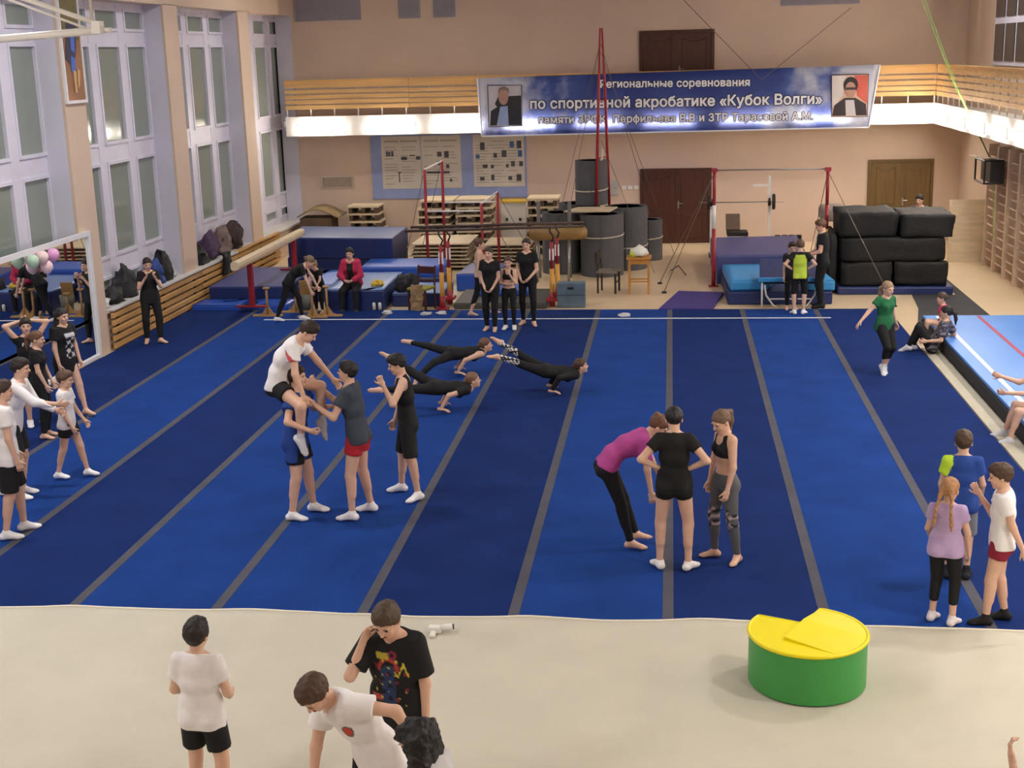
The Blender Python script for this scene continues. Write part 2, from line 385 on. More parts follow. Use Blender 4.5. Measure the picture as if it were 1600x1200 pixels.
# ================================================================ foam wedge drum (green side, yellow folded top)
m_green = mat('green_vinyl', '3c9a48', .4, .05, 2, .05, 10)
m_yel = mat('yellow_vinyl', 'f6e400', .42, .03, 2, .06, 9)
cx, cy, rr, hh = 1.11, 9.98, .465, .41
fd = thing('foam_drum', (cx, cy, .045), 'round green foam drum with a notched yellow top on the beige mat', 'foam drum')
def drum_top(x, y):
    # right-rear block rises to a ridge, the left lobe dips towards the fold
    u = x*math.cos(.55)+y*math.sin(.55)
    f = (u+.10)
    hgt = hh+.02 - .10*math.exp(-(f/.10)**2)*(1 if y > -.25 else .6)*max(0., min(1., (y+.42)/.5))
    return hgt
n = 72; vs = [(0+0, 0, 0)]; side = MB()
ring = [(rr*math.cos(2*math.pi*k/n), rr*math.sin(2*math.pi*k/n)) for k in range(n)]
# the drum lacks a wedge at the far side: notch between two straight cuts
def inside(x, y):
    a = math.atan2(y, x); return True
NA0, NA1 = R_(72), R_(142); APEX = (-.02, .14)
out = []
for k in range(n+1):
    a = NA1+(2*math.pi-(NA1-NA0))*k/n; out.append((rr*math.cos(a), rr*math.sin(a)))
poly = out+[APEX]
MB().prism(poly, 0, hh).build('green_body', m_green, fd, bevel=.012)
rim = [(p[0], p[1], hh+.004) for p in out]
MB().tube(rim+[(APEX[0], APEX[1], hh+.004), rim[0]], .016, 6).build('yellow_piping', m_yel, fd, smooth=True)
MB().prism([(p[0]*.985, p[1]*.985) for p in poly], hh, hh+.012).build('yellow_top', m_yel, fd)
fa = [R_(72)-i*R_(140)/10 for i in range(11)]
fr_ = [(rr*.97*math.cos(a), rr*.97*math.sin(a), hh+.013) for a in fa]; A_ = (-.02, .14, hh+.055); B_ = (-.20, -.17, hh+.035)
fv = [A_, B_]+fr_; ff = [(0, 2+i, 3+i) for i in range(0, 6)]+[(0, 8, 1)]+[(1, 2+i, 3+i) for i in range(6, 10)]
fv += [(A_[0], A_[1], hh+.012), (B_[0], B_[1], hh+.012)]; ff += [(0, 1, 14, 13), (0, 13, 2), (1, 12, 14)]
mesh_obj('folded_flap', fv, [f[::-1] for f in ff], m_yel, fd)
# yellow faces of the notch and the folded flap lying into it
w0 = np.array([*out[0]]); w1 = np.array([*out[-1]]); ap = np.array(APEX)
MB().poly_extrude([(ap[0], ap[1], .03), (w0[0], w0[1], .03), (w0[0], w0[1], hh), (ap[0], ap[1], hh)], (.004*1, .012, 0)).build('notch_face', m_yel, fd)
MB().poly_extrude([(w1[0], w1[1], .03), (ap[0], ap[1], .03), (ap[0], ap[1], hh), (w1[0], w1[1], hh)], (-.010, .008, 0)).build('notch_face', m_yel, fd)

# ================================================================ mirror with white frame, balloons
m_mirror = mat('mirror_silver', (0.86, 0.88, 0.88, 1), .015, 0, metal=1.0)
m_frame = mat('white_frame', 'e4e2e6', .45, .03)
mr_ = thing('framed_mirror', (-9.9, 17.4, 0), 'tall white-framed wall mirror leaning along the window wall', 'mirror')
off = mr_.location
MB(off).bx(-9.945, -9.92, 13.0, 21.7, .06, 2.19).build('mirror_glass', m_mirror, mr_)
fr = MB(off).bx(-9.945, -9.88, 13.0, 21.72, .032, .09).bx(-9.945, -9.88, 13.0, 21.72, 2.16, 2.24).bx(-9.945, -9.88, 21.64, 21.72, .09, 2.16).bx(-9.945, -9.88, 12.94, 13.0, .032, 2.24)
fr.build('mirror_frame', m_frame, mr_)
for i, (px, py, c, nm) in enumerate(((51, 408, 'bcd8c0', 'pale green'), (66, 402, 'f2d6d4', 'cream pink'), (83, 398, 'e8a8dc', 'pink'), (73, 417, 'efcfd8', 'rose'))):
    p = on_x(px, py, -9.80)
    b = MB().lathe((0, 0, 0), [(.002, -.15), (.02, -.14), (.06, -.115), (.105, -.06), (.125, 0), (.115, .055), (.08, .10), (.03, .122), (.002, .125)], 20).build('balloon', mat('balloon_'+nm.replace(' ', '_'), c, .25, .02), None, smooth=True)
    b.location = tuple(p); b.scale = (.8, .8, .85); tag(b, nm+' balloon in the cluster stuck on the mirror', 'balloon', 'balloons on the mirror')

# ================================================================ slatted screen under the window sills
sc = thing('slatted_screen', (-9.9, 27, 0), 'long low screen of pine slats under the window sills', 'slatted screen')
off = sc.location
segs = [22.24, 24.5, 26.9, 29.3, 31.0, 32.7]
for i in range(len(segs)-1):
    a, b = segs[i], segs[i+1]
    MB(off).bx(-9.94, -9.90, a+.3, a+.36, .04, .72).build('upright', m_dark, sc)
    MB(off).bx(-9.94, -9.90, b-.36, b-.3, .04, .72).build('upright', m_dark, sc)
    for j in range(5):
        z = .05+j*.138; d = random.uniform(-.01, .012)
        MB(off).bx(-9.90, -9.845+d, a+.004, b-.004, z, z+.095).build('slat', m_wood, sc, bevel=.006, bseg=1)
    MB(off).bx(-9.945, -9.82, a+.003, b-.003, .735, .765).build('top_board', m_wood if i > 2 else m_sill, sc)

# ================================================================ picture on the pillar
pc = thing('framed_picture', (-9.93, 21.82, 4.4), 'tall framed picture of gymnasts hanging on the window pillar', 'picture')
off = pc.location
MB(off).bx(-9.948, -9.92, 21.48, 22.18, 4.42, 6.1).build('canvas', mat('picture_ground', '9a6a48', .5, .25, 1.2), pc)
MB(off).bx(-9.948, -9.90, 21.44, 21.48, 4.38, 6.1).bx(-9.948, -9.90, 22.18, 22.22, 4.38, 6.1).bx(-9.948, -9.90, 21.48, 22.18, 4.38, 4.43).build('frame', m_frame, pc)
m_pd = mat('picture_navy', '2a2a4a', .5, .1); m_pb = mat('picture_blue', '3f66c0', .5, .1); m_ps = mat('picture_skin', 'c9a070', .5, .1); m_po = mat('picture_olive', '6e6238', .5, .1)
def flat_yz(pts, x, nm, m_, par): MB(off).poly_extrude([(x, y, z) for (y, z) in pts], (.004, 0, 0)).build(nm, m_, par)
flat_yz([(21.5, 5.5), (22.16, 5.4), (22.16, 6.08), (21.5, 6.08)], -9.919, 'painted_shape', m_po, pc)
flat_yz([(21.55, 5.1), (21.85, 4.95), (22.0, 5.3), (22.05, 5.65), (21.7, 5.7)], -9.916, 'painted_shape', m_pd, pc)
flat_yz([(21.78, 5.25), (21.92, 5.2), (21.95, 5.55), (21.8, 5.6)], -9.913, 'painted_shape', m_pb, pc)
flat_yz([(21.72, 4.9), (21.88, 4.85), (21.9, 5.12), (21.75, 5.15)], -9.913, 'painted_shape', m_pb, pc)
flat_yz([(21.78, 4.55), (21.86, 4.55), (21.9, 4.9), (21.78, 4.92)], -9.911, 'painted_shape', m_ps, pc)
flat_yz([(21.9, 4.62), (21.97, 4.65), (22.05, 4.9), (21.95, 4.95)], -9.911, 'painted_shape', m_ps, pc)

# ================================================================ poster board on the back wall
pb = thing('poster_board', (-5.9, BY, 1.28), 'large blue display board with three printed posters on the back wall', 'display board')
off = pb.location
MB(off).bx(-7.97, -3.78, BY-.035, BY-.002, 1.28, 2.98).build('backing_board', mat('board_blue', '8f9dcb', .6, .05), pb)
m_pap = mat('poster_paper', 'cdc5b8', .6, .04, 2); m_ink = mat('poster_ink', '4a4a52', .6, .2, 8); m_ink2 = mat('poster_text_grey', '9c958c', .6, .1, 8); m_inkb = mat('poster_blue', '3a6a9a', .6, .2, 8)
rs = random.Random(3)
for pi, (x0, x1, z0, z1) in enumerate(((-7.68, -6.62, 1.55, 2.94), (-6.60, -5.53, 1.55, 2.94), (-5.2, -3.84, 1.57, 2.95))):
    ps = MB(off).bx(x0, x1, BY-.042, BY-.036, z0, z1).build('poster', m_pap, pb)
    tx = MB(off)
    if pi < 2:
        for k in range(16): tx.bx(x0+.08+k*.056, x0+.08+k*.056+(.04 if k not in (7,) else 0.001), BY-.0445, BY-.042, z1-.16, z1-.11)
    else: tx.bx(x0+.5, x0+.85, BY-.0445, BY-.042, z1-.20, z1-.18).bx(x0+.4, x0+.95, BY-.0445, BY-.042, z1-.30, z1-.285)
    for c in range(2 if pi < 2 else 3):
        for r in range(14):
            if rs.random() < .75:
                xx = x0+.07+c*(x1-x0-.1)/(2 if pi < 2 else 3); zz = z1-.3-r*.075
                if zz > z0+.05: tx.bx(xx, xx+rs.uniform(.2, .42), BY-.0435, BY-.042, zz, zz+.018)
    tx.build('print_lines', m_ink2, ps)
    pics = [[(.12, .62, .05, .14), (.18, .62, .05, .13), (.25, .62, .06, .14), (.50, .55, .16, .08), (.72, .62, .14, .03), (.88, .55, .2, .09), (.42, .12, .03, .28), (.40, .30, .1, .03)],
            [(.40, .60, .12, .13), (.58, .58, .12, .17), (.40, .44, .13, .1), (.62, .38, .08, .1), (.12, .28, .62, .06), (.70, .12, .06, .08)],
            [(.14, .70, .12, .2), (.72, .74, .12, .16), (.86, .72, .12, .2), (.05, .54, .1, .1), (.40, .55, .09, .12), (.56, .56, .13, .18), (.88, .56, .11, .17), (.18, .36, .13, .09), (.34, .35, .08, .09), (.64, .36, .07, .09), (.74, .38, .1, .14), (.90, .38, .1, .13), (.12, .12, .12, .09), (.34, .12, .09, .15), (.68, .12, .1, .1), (.84, .10, .13, .18)]][pi]
    for q, (u, v, a, b) in enumerate(pics):
        xx = x0+(x1-x0)*u; zz = z0+(z1-z0)*v
        MB(off).bx(xx, min(xx+a, x1-.01), BY-.0455, BY-.042, zz, zz+b).build('printed_picture', m_inkb if pi == 2 and q in (1, 3, 6) else m_ink, ps)

# ================================================================ banner over the gallery railing
def banner_mat():
    M = bpy.data.materials.new('banner_sky_print'); M.use_nodes = True; nt = M.node_tree; N = nt.nodes; L = nt.links; b = N['Principled BSDF']
    tc = N.new('ShaderNodeTexCoord'); nz = N.new('ShaderNodeTexNoise'); nz.inputs['Scale'].default_value = .55; nz.inputs['Detail'].default_value = 7; nz.inputs['Roughness'].default_value = .6
    mp = N.new('ShaderNodeMapping'); mp.inputs['Location'].default_value = (3.3, 0, 1.45); L.new(tc.outputs['Object'], mp.inputs['Vector']); L.new(mp.outputs['Vector'], nz.inputs['Vector'])
    # clouds gather at both ends of the cloth
    sx = N.new('ShaderNodeSeparateXYZ'); L.new(tc.outputs['Object'], sx.inputs[0])
    ab = N.new('ShaderNodeMath'); ab.operation = 'ABSOLUTE'; L.new(sx.outputs['X'], ab.inputs[0])
    mr2 = N.new('ShaderNodeMapRange'); mr2.inputs['From Min'].default_value = 1.6; mr2.inputs['From Max'].default_value = 4.6; mr2.inputs['To Min'].default_value = -.12; mr2.inputs['To Max'].default_value = .20; L.new(ab.outputs[0], mr2.inputs['Value'])
    ad = N.new('ShaderNodeMath'); ad.operation = 'ADD'; L.new(nz.outputs['Fac'], ad.inputs[0]); L.new(mr2.outputs['Result'], ad.inputs[1])
    cr = N.new('ShaderNodeValToRGB'); e = cr.color_ramp.elements; e[0].position = .46; e[0].color = srgb('27459c'); e[1].position = .66; e[1].color = srgb('d6dbec')
    q = cr.color_ramp.elements.new(.54); q.color = srgb('4a68b8')
    L.new(ad.outputs[0], cr.inputs['Fac']); L.new(cr.outputs['Color'], b.inputs['Base Color']); b.inputs['Roughness'].default_value = .4
    tr = N.new('ShaderNodeBsdfTranslucent'); lm = N.new('ShaderNodeMix'); lm.data_type = 'RGBA'; lm.inputs[0].default_value = .35; L.new(cr.outputs['Color'], lm.inputs[6]); lm.inputs[7].default_value = (1, 1, 1, 1); L.new(lm.outputs[2], tr.inputs['Color']); ms = N.new('ShaderNodeMixShader'); ms.inputs[0].default_value = .42
    L.new(b.outputs[0], ms.inputs[1]); L.new(tr.outputs[0], ms.inputs[2]); L.new(ms.outputs[0], N['Material Output'].inputs['Surface'])
    return M
BNY = 34.05
TL, BL, TR, BR = [on_y(px, py, BNY) for px, py in ((746, 122), (753, 213), (1375, 101), (1357, 199))]
bc = (TL+BL+TR+BR)/4
bn = thing('banner', tuple(bc), 'wide blue sky banner with white lettering and two portraits on the gallery', 'banner')
def bpt(u, v, d=0.0):
    p = (TL*(1-u)+TR*u)*(1-v)+(BL*(1-u)+BR*u)*v
    return np.array([p[0], BNY-d+.015*math.sin(u*9), p[2]])-bc
nu, nv = 60, 8
vs = [bpt(i/nu, j/nv) for j in range(nv+1) for i in range(nu+1)]
fs = [(j*(nu+1)+i, (j+1)*(nu+1)+i, (j+1)*(nu+1)+i+1, j*(nu+1)+i+1) for j in range(nv) for i in range(nu)]
cl = mesh_obj('cloth', vs, fs, banner_mat(), bn, smooth=True)
sd = cl.modifiers.new('thick', 'SOLIDIFY'); sd.thickness = .004
m_hem = mat('banner_hem_white', 'e6e6f0', .5, .02)
hm = MB()
for (ua, va, ub, vb) in ((0, 1, 1, 1), (0, 0, 0, 1), (1, 0, 1, 1)):
    prev = []
    for i in range(31):
        s = i/30; prev.append(bpt(ua+(ub-ua)*s, va+(vb-va)*s, .006))
    hm.tube(prev, .02, 5)
hm.build('hem', m_hem, bn, smooth=True)
m_let = mat('lettering_white', 'f2f2f6', .5, .02); m_out = mat('lettering_outline', '1a2450', .5, .02)
def wire_loops(me):
    """closed contours of a text's outline mesh as lists of (x, y)"""
    nb = {}
    for e in me.edges:
        a, b = e.vertices; nb.setdefault(a, []).append(b); nb.setdefault(b, []).append(a)
    seen = set(); loops = []
    for st in sorted(nb):
        if st in seen: continue
        cur = [st]; seen.add(st); prev, v = None, st
        while True:
            nx_ = [q for q in nb[v] if q != prev and q not in seen]
            if not nx_: break
            prev, v = v, nx_[0]; seen.add(v); cur.append(v)
        if len(cur) > 2: loops.append([(me.vertices[i].co.x, me.vertices[i].co.y) for i in cur])
    return loops
def area2(l): return sum(l[i][0]*l[(i+1) % len(l)][1]-l[(i+1) % len(l)][0]*l[i][1] for i in range(len(l)))
def in_poly(p, l):
    c = False
    for i in range(len(l)):
        (x0, y0), (x1, y1) = l[i], l[i-1]
        if (y0 > p[1]) != (y1 > p[1]) and p[0] < (x1-x0)*(p[1]-y0)/(y1-y0)+x0: c = not c
    return c
def banner_text(s, px0, py0, px1, py1):
    cu = bpy.data.curves.new('txt', 'FONT'); cu.body = s; cu.size = 1; cu.space_character = 1.03; cu.fill_mode = 'NONE' if False else 'NONE'; cu.resolution_u = 3; cu.dimensions = '3D'
    to = bpy.data.objects.new('txt', cu); COL.objects.link(to); bpy.context.view_layer.update()
    me = bpy.data.meshes.new_from_object(to.evaluated_get(bpy.context.evaluated_depsgraph_get())); bpy.data.objects.remove(to)
    bw = bmesh.new(); bw.from_mesh(me); bmesh.ops.remove_doubles(bw, verts=bw.verts, dist=1e-4); bw.to_mesh(me); bw.free()
    loops = wire_loops(me); big = max(loops, key=lambda l: abs(area2(l))); sg = 1 if area2(big) > 0 else -1
    outer = []; holes = []
    for l in loops:
        hole = any(o is not l and abs(area2(o)) > abs(area2(l)) and area2(o)*area2(l) < 0 and all(in_poly(p, o) for p in l) for o in loops)
        (holes if hole else outer).append(l)
    xs = [p[0] for l in loops for p in l]; x0_, x1_ = min(xs), max(xs)
    a = on_y(px0, py0, BNY)-bc; b_ = on_y(px1, py1, BNY)-bc; k = (b_[0]-a[0])/(x1_-x0_)
    pieces = []
    for o in outer:
        bm = bmesh.new(); eds = []
        for l in [o]+[h for h in holes if area2(h)*area2(o) < 0 and all(in_poly(p, o) for p in h)]:
            vs_ = [bm.verts.new((p[0], p[1], 0)) for p in l]; eds += [bm.edges.new((vs_[i], vs_[(i+1) % len(vs_)])) for i in range(len(vs_))]
        bmesh.ops.triangle_fill(bm, edges=eds, use_beauty=True); bm.verts.index_update()
        ox = [p[0] for p in o]; pieces.append([min(ox), max(ox), [tuple(v.co[:2]) for v in bm.verts], [[v.index for v in f.verts] for f in bm.faces]]); bm.free()
    pieces.sort(key=lambda q: q[0]); letters = []
    for q in pieces:
        if letters and min(q[1], letters[-1][1])-max(q[0], letters[-1][0]) > .4*min(q[1]-q[0], letters[-1][1]-letters[-1][0]):
            L_ = letters[-1]; L_[1] = max(L_[1], q[1]); n_ = len(L_[2]); L_[2] += q[2]; L_[3] += [[i+n_ for i in f] for f in q[3]]
        else: letters.append([q[0], q[1], list(q[2]), list(q[3])])
    for nm, m_, rad, d in (('lettering_outline', m_out, .095, .012), ('lettering', m_let, .032, .022)):
        for (_, _, P_, F_) in letters:
            V_ = []; FF = []
            for q8 in range(8):
                dx, dy = rad*math.cos(q8*math.pi/4), rad*math.sin(q8*math.pi/4); n_ = len(V_)
                for (x, y) in P_:
                    s_ = (x+dx-x0_)/(x1_-x0_); u_ = a[0]+(b_[0]-a[0])*s_; uu = (u_+bc[0]-TL[0])/(TR[0]-TL[0])
                    V_.append((u_, .015*math.sin(uu*9)-d-.0003*q8, a[2]+(b_[2]-a[2])*s_+(y+dy)*k))
                FF += [[i+n_ for i in f] for f in F_]
            mesh_obj(nm, V_, FF, m_, bn)
banner_text('Региональные соревнования', 938, 137, 1171, 134)
banner_text('по спортивной акробатике «Кубок Волги»', 829, 170, 1284, 162)
banner_text('памяти ЗРФК  Перфильева В.В и ЗТР Тарасовой А.М.', 842, 193, 1270, 187)
def portrait(corners, parts, nm):
    A, B, C_, D = [on_y(x, y, BNY)-bc for x, y in corners]   # TL TR BR BL
    def q(u, v, d): p = (A*(1-u)+B*u)*(1-v)+(D*(1-u)+C_*u)*v; return (p[0], -d-.012, p[2])
    root_ = MB().poly_extrude([q(0, 0, .006), q(0, 1, .006), q(1, 1, .006), q(1, 0, .006)], (0, -.004, 0)).build('portrait', mat('portrait_ground_'+nm, parts[0], .5, .06, 2), bn)
    MB().tube([q(0, 0, .012), q(1, 0, .012), q(1, 1, .012), q(0, 1, .012), q(0, 0, .012)], .012, 5).build('portrait_border', m_out, root_)
    for i, (nmp, c, pts) in enumerate(parts[1:]):
        MB().poly_extrude([q(u, v, .012+.003*i) for u, v in pts], (0, -.003, 0)).build(nmp, mat('portrait_%s_%s' % (nm, nmp), c, .5, .08, 4), root_)
def oval(cx, cy, rx, ry, n=16): return [(cx+rx*math.cos(-2*math.pi*k/n), cy+ry*math.sin(-2*math.pi*k/n)) for k in range(n)][::-1]
portrait(((762, 133), (815, 133), (816, 197), (764, 198)), ['c4bfc4',
    ('chair', '2a2a2e', [(.2, .45), (.3, .28), (.98, .25), (.98, .95), (.6, .95)]), ('suit', '23252e', [(.04, .97), (.08, .62), (.32, .50), (.62, .48), (.98, .60), (.98, .97)]),
    ('shirt', '93a6d0', [(.24, .97), (.36, .52), (.58, .5), (.60, .97)]), ('face', 'b08878', oval(.46, .27, .15, .21)), ('hair', '7c6c66', [(.30, .22), (.34, .06), (.5, .02), (.62, .08), (.63, .2), (.55, .12), (.38, .12)])], 'left')
portrait(((1299, 117), (1357, 116), (1355, 182), (1299, 183)), ['d8b8a0',
    ('backdrop', 'c85a4a', [(.62, .02), (.98, .02), (.98, .7), (.7, .5)]), ('backdrop_pale', 'd8d0cc', [(.02, .02), (.4, .02), (.3, .5), (.02, .8)]), ('suit', '2a2024', [(.02, .97), (.08, .72), (.36, .55), (.66, .55), (.95, .70), (.98, .97)]),
    ('blouse', 'cfc8cc', [(.40, .97), (.38, .6), (.62, .6), (.68, .97)]), ('hair', '1c1618', oval(.52, .25, .2, .2)), ('face', 'b88a7c', oval(.52, .36, .145, .19)), ('glasses', '3a2a2e', [(.39, .30), (.66, .30), (.66, .36), (.39, .36)])], 'right')
# ================================================================ gymnastics gear along the back of the hall
m_blue = mat('royal_blue_vinyl', '2a55b8', .38, .07, 2, .10, 6)
m_blue2 = mat('mid_blue_vinyl', '3a66c4', .33, .06, 2, .12, 5)
m_silver = mat('silver_blue_vinyl', '6f8ec6', .28, .08, 2, .15, 5)
m_purple = mat('violet_vinyl', '3f3684', .42, .06, 2, .06, 8)
m_slate = mat('slate_blue_vinyl', '4a4f86', .45, .06, 2, .06, 8)
m_cyan = mat('cyan_vinyl', '3f9adb', .4, .05, 2, .08, 7)
m_redp = mat('red_post_paint', '9c2530', .4, .06)
m_whp = mat('white_post_paint', 'efece8', .4, .04)
m_yelp = mat('yellow_post_wood', 'd69a3a', .45, .1, 4)
m_plyw = mat('plywood', 'd2c0a2', .55, .12, 4, .03, 20, stretch=(.6, 3, 3))
m_plyd = mat('old_board_underside', '5e4c3c', .8, .2, 4)
m_felt = mat('grey_felt', '58585c', .92, .10, 3, .3, 90)
m_rope = mat('strap_canvas', 'c9c0ae', .8, .06)
m_black = mat('black_iron', '1c1c1f', .5, .06)
m_blk = mat('black_bag_cloth', '141416', .75, .2, 4, .35, 14)
m_beam = mat('beam_suede', 'd8c4a4', .75, .06, 4)
m_leather = mat('tan_leather', '90703e', .45, .18, 4, .1, 20)
m_wire = mat('steel_wire', '6e665e', .4, .02, metal=.6)
m_rail2 = mat('dark_bar_rail', '46342c', .4, .08)
m_bagw = mat('plastic_bag', 'e6e6dc', .3, .05, 6, .3, 12)
m_lime = mat('lime_print', 'c4d63c', .4, .1, 8)

def mat_block(name, pts, z0, z1, top, side, label, group=None, bevel=.03, lumps=.0):
    """a crash mat: cover sides + top sheet, four ground corners"""
    c = np.mean(np.array(pts), axis=0); t = thing(name, (c[0], c[1], z0), label, 'mat', group)
    loc = [(p[0]-c[0], p[1]-c[1]) for p in pts]
    b = MB().prism(loc, 0, z1-z0).build('cover', side, t, bevel=bevel)
    ins = [(p[0]*.985, p[1]*.985) for p in loc]
    tp = MB().prism(ins, z1-z0-.004, z1-z0+.004).build('top_sheet', top, t)
    if lumps:
        subdiv(tp, 7); noise_verts(tp, lumps, 3.0, c[0])
        for v in tp.data.vertices: v.co.z = max(v.co.z, z1-z0+.001)
        tp.data.shade_smooth()
    return t
def quad(x0, x1, y0, y1, skew=0.0): return [(x0, y0), (x1, y0), (x1+skew, y1), (x0+skew, y1)]
mat_block('crash_mat', [(-8.95, 30.2), (-6.35, 29.85), (-6.4, 31.9), (-9.2, 32.3)], 0.0, .47, m_navy, m_navy, 'thick navy crash mat at the bottom of the stack by the wall', 'navy crash mats')
mat_block('crash_mat', [(-8.9, 30.15), (-6.33, 29.8), (-6.38, 31.9), (-9.15, 32.25)], .475, .95, mat('navy_top', '2c4680', .45, .08, 2), m_navy, 'thick navy crash mat on top of the stack by the wall', 'navy crash mats')
mat_block('landing_mat', quad(-9.68, -7.95, 26.75, 29.4, -.08), 0, .38, m_slate, m_navy, 'wide greyish blue landing mat under the balance beam')
mat_block('landing_mat', quad(-9.8, -8.75, 25.98, 26.70), 0, .13, m_blue, m_blue, 'thin wrinkled blue mat nearest the slatted screen, in front of the beam', lumps=.015)
mat_block('landing_mat', quad(-8.72, -7.75, 25.98, 26.70), 0, .13, m_blue, m_blue, 'thin wrinkled blue mat beside the red beam post', lumps=.015)
mat_block('landing_mat', quad(-7.85, -7.1, 27.0, 29.2, -.1), 0, .34, m_blue2, m_navy, 'bright blue mat behind the bending girl', lumps=.01)
mat_block('landing_mat', quad(-7.0, -5.75, 26.02, 28.3, -.05), 0, .42, m_silver, m_navy, 'shiny silvery blue mat with a woman sitting on its edge', lumps=.012)
mat_block('landing_mat', quad(-6.75, -4.95, 28.42, 29.7), 0, .27, m_silver, m_navy, 'low silvery mat underneath the bright blue mat')
mat_block('landing_mat', quad(-6.8, -4.93, 28.45, 29.75, -.05), .28, .5, m_blue2, m_blue, 'bright blue mat lying on top of another mat in the middle', lumps=.008)
mat_block('landing_mat', quad(-5.68, -4.62, 26.42, 27.8), 0, .27, m_silver, m_navy, 'silvery blue mat behind the small chair', lumps=.01)
mat_block('landing_mat', quad(-4.62, -3.75, 28.2, 29.7, .1), 0, .38, m_slate, m_blue, 'blue mat behind the walking girl with a hair bun')
mat_block('landing_mat', quad(-4.0, -2.9, 26.9, 27.7), .13, .24, m_blue2, m_blue, 'small bright blue mat lying on the dark grey mat')
mat_block('landing_mat', quad(-4.35, -2.45, 26.1, 27.75), 0, .125, mat('charcoal_vinyl', '45443f', .6, .06), mat('charcoal_vinyl', '45443f'), 'dark grey mat between the parallel bar uprights')
mat_block('folding_mat', [tuple(ground(*q)[:2]) for q in ((1029, 486), (1113, 486), (1131, 460), (1060, 458))], 0, .05, m_purple, m_purple, 'flat violet mat on the wooden floor at the carpet edge', bevel=.01)
# trampoline corner
mat_block('landing_mat', [(1.0, 28.9), (2.95, 29.0), (3.0, 32.0), (.95, 31.8)], 0, .62, m_slate, m_slate, 'large violet blue mat under the high bar at the back')
mat_block('landing_mat', [(1.15, 26.45), (3.2, 26.45), (3.1, 28.8), (1.1, 28.8)], 0, .26, m_navy, m_navy, 'dark navy base mat in front of the high bar')
mat_block('landing_mat', [(1.2, 26.55), (1.95, 26.6), (2.6, 28.75), (1.12, 28.75)], .27, .46, m_cyan, m_cyan, 'sky blue mat lying over the navy base mat', lumps=.006)
mat_block('landing_mat', [(2.72, 26.5), (3.25, 26.5), (3.15, 27.6), (2.7, 27.6)], .27, .46, m_cyan, m_cyan, 'sky blue mat end poking out behind the man in black')
tr_ = thing('mini_trampoline', (2.35, 26.25, 0), 'small tilted trampoline with navy pad, cyan edge and white tube legs', 'trampoline')
off = tr_.location
MB(off).poly_extrude([(1.75, 26.15, .55), (2.95, 26.15, .55), (2.9, 27.0, .8), (1.8, 27.0, .8)], (0, 0, .05)).build('navy_pad', mat('pad_navy', '2a3566', .5, .06), tr_, bevel=.015)
MB(off).bx(1.72, 2.98, 26.08, 26.2, .52, .60).build('cyan_edge', m_cyan, tr_, bevel=.01)
MB(off).bx(1.78, 2.92, 26.22, 26.3, .46, .52).build('bed', m_black, tr_)
for sx in (1.8, 2.9):
    MB(off).tube([(sx, 26.14, .53), (sx, 26.12, 0.015)], .02, 8).build('leg', m_whp, tr_, smooth=True)
    s2 = 1 if sx < 2.3 else -1
    MB(off).tube([(sx+.05*s2, 26.14, .45), (sx+.08*s2, 26.13, .25), (sx+.22*s2, 26.12, .05), (sx+.3*s2, 26.12, .02)], .018, 8).build('curved_brace', m_whp, tr_, smooth=True)
MB(off).tube([(1.95, 26.16, .17), (2.75, 26.16, .17)], .014, 8).build('cross_tube', m_whp, tr_, smooth=True)

# ---- high bar
hb = thing('high_bar', (2.1, 28.5, 0), 'gymnastics high bar with red and white posts above the blue mats', 'high bar')
off = hb.location
for (px_, x, y) in ((0, .93, 28.6), (1, 3.26, 28.4)):
    MB(off).tube([(x, y, 0.01), (x, y, 1.25)], .045, 10).build('lower_post', m_redp if px_ == 0 else m_yelp, hb, smooth=True)
    MB(off).tube([(x, y, 1.25), (x, y, 1.75)], .04, 10).build('middle_post', m_whp if px_ == 0 else m_redp, hb, smooth=True)
    MB(off).tube([(x, y, 1.75), (x, y, 2.47)], .036, 10).build('upper_post', m_redp, hb, smooth=True)
    MB(off).bx(x-.1, x+.1, y-.08, y+.08, 0, .025).build('base_plate', m_redp, hb)
    MB(off).bx(x-.06, x+.06, y-.05, y+.05, 2.45, 2.53).build('bar_clamp', m_redp, hb)
    sx = -1 if px_ == 0 else 1
    for (dx, dy) in ((-.16, 2.2) if px_ else (sx*1.15, .4), (1.09, -2.2) if px_ else (sx*1.05, -.75)):
        MB(off).tube([(x, y, 2.44), (x+dx, y+dy, .03)], .008, 5).build('guy_wire', m_wire, hb)
        MB(off).bx(x+dx-.05, x+dx+.05, y+dy-.05, y+dy+.05, 0, .03).build('ground_anchor', m_black, hb)
MB(off).tube([(.93, 28.6, 2.49), (3.26, 28.4, 2.50)], .016, 8).build('bar', m_steel, hb, smooth=True)

# ---- barbell rack behind the high bar, bench
rk = thing('barbell_rack', (1.7, 33.0, 0), 'squat rack holding a loaded barbell in front of the back wall', 'barbell rack')
off = rk.location
for x in (1.0, 2.4):
    MB(off).bx(x-.03, x+.03, 32.97, 33.03, 0, 1.32 if x < 2 else 1.95).build('upright', m_whp, rk)
    MB(off).bx(x-.05, x+.05, 32.7, 33.3, 0, .05).build('foot', m_black, rk)
    MB(off).bx(x-.035, x+.035, 32.86, 32.96, 1.24, 1.34).build('hook', m_black, rk)
MB(off).bx(2.0, 2.38, 32.98, 33.02, 1.70, 1.75).build('top_arm', m_whp, rk)
MB(off).bx(1.0, 2.4, 32.98, 33.02, .42, .46).build('cross_bar', m_whp, rk)
bb = thing('barbell', (1.62, 32.9, 1.33), 'barbell with black discs resting on the squat rack', 'barbell')
MB((1.62, 32.9, 1.33)).tube([(.72, 32.9, 1.33), (2.75, 32.9, 1.33)], .014, 8).build('bar', m_steel, bb, smooth=True)
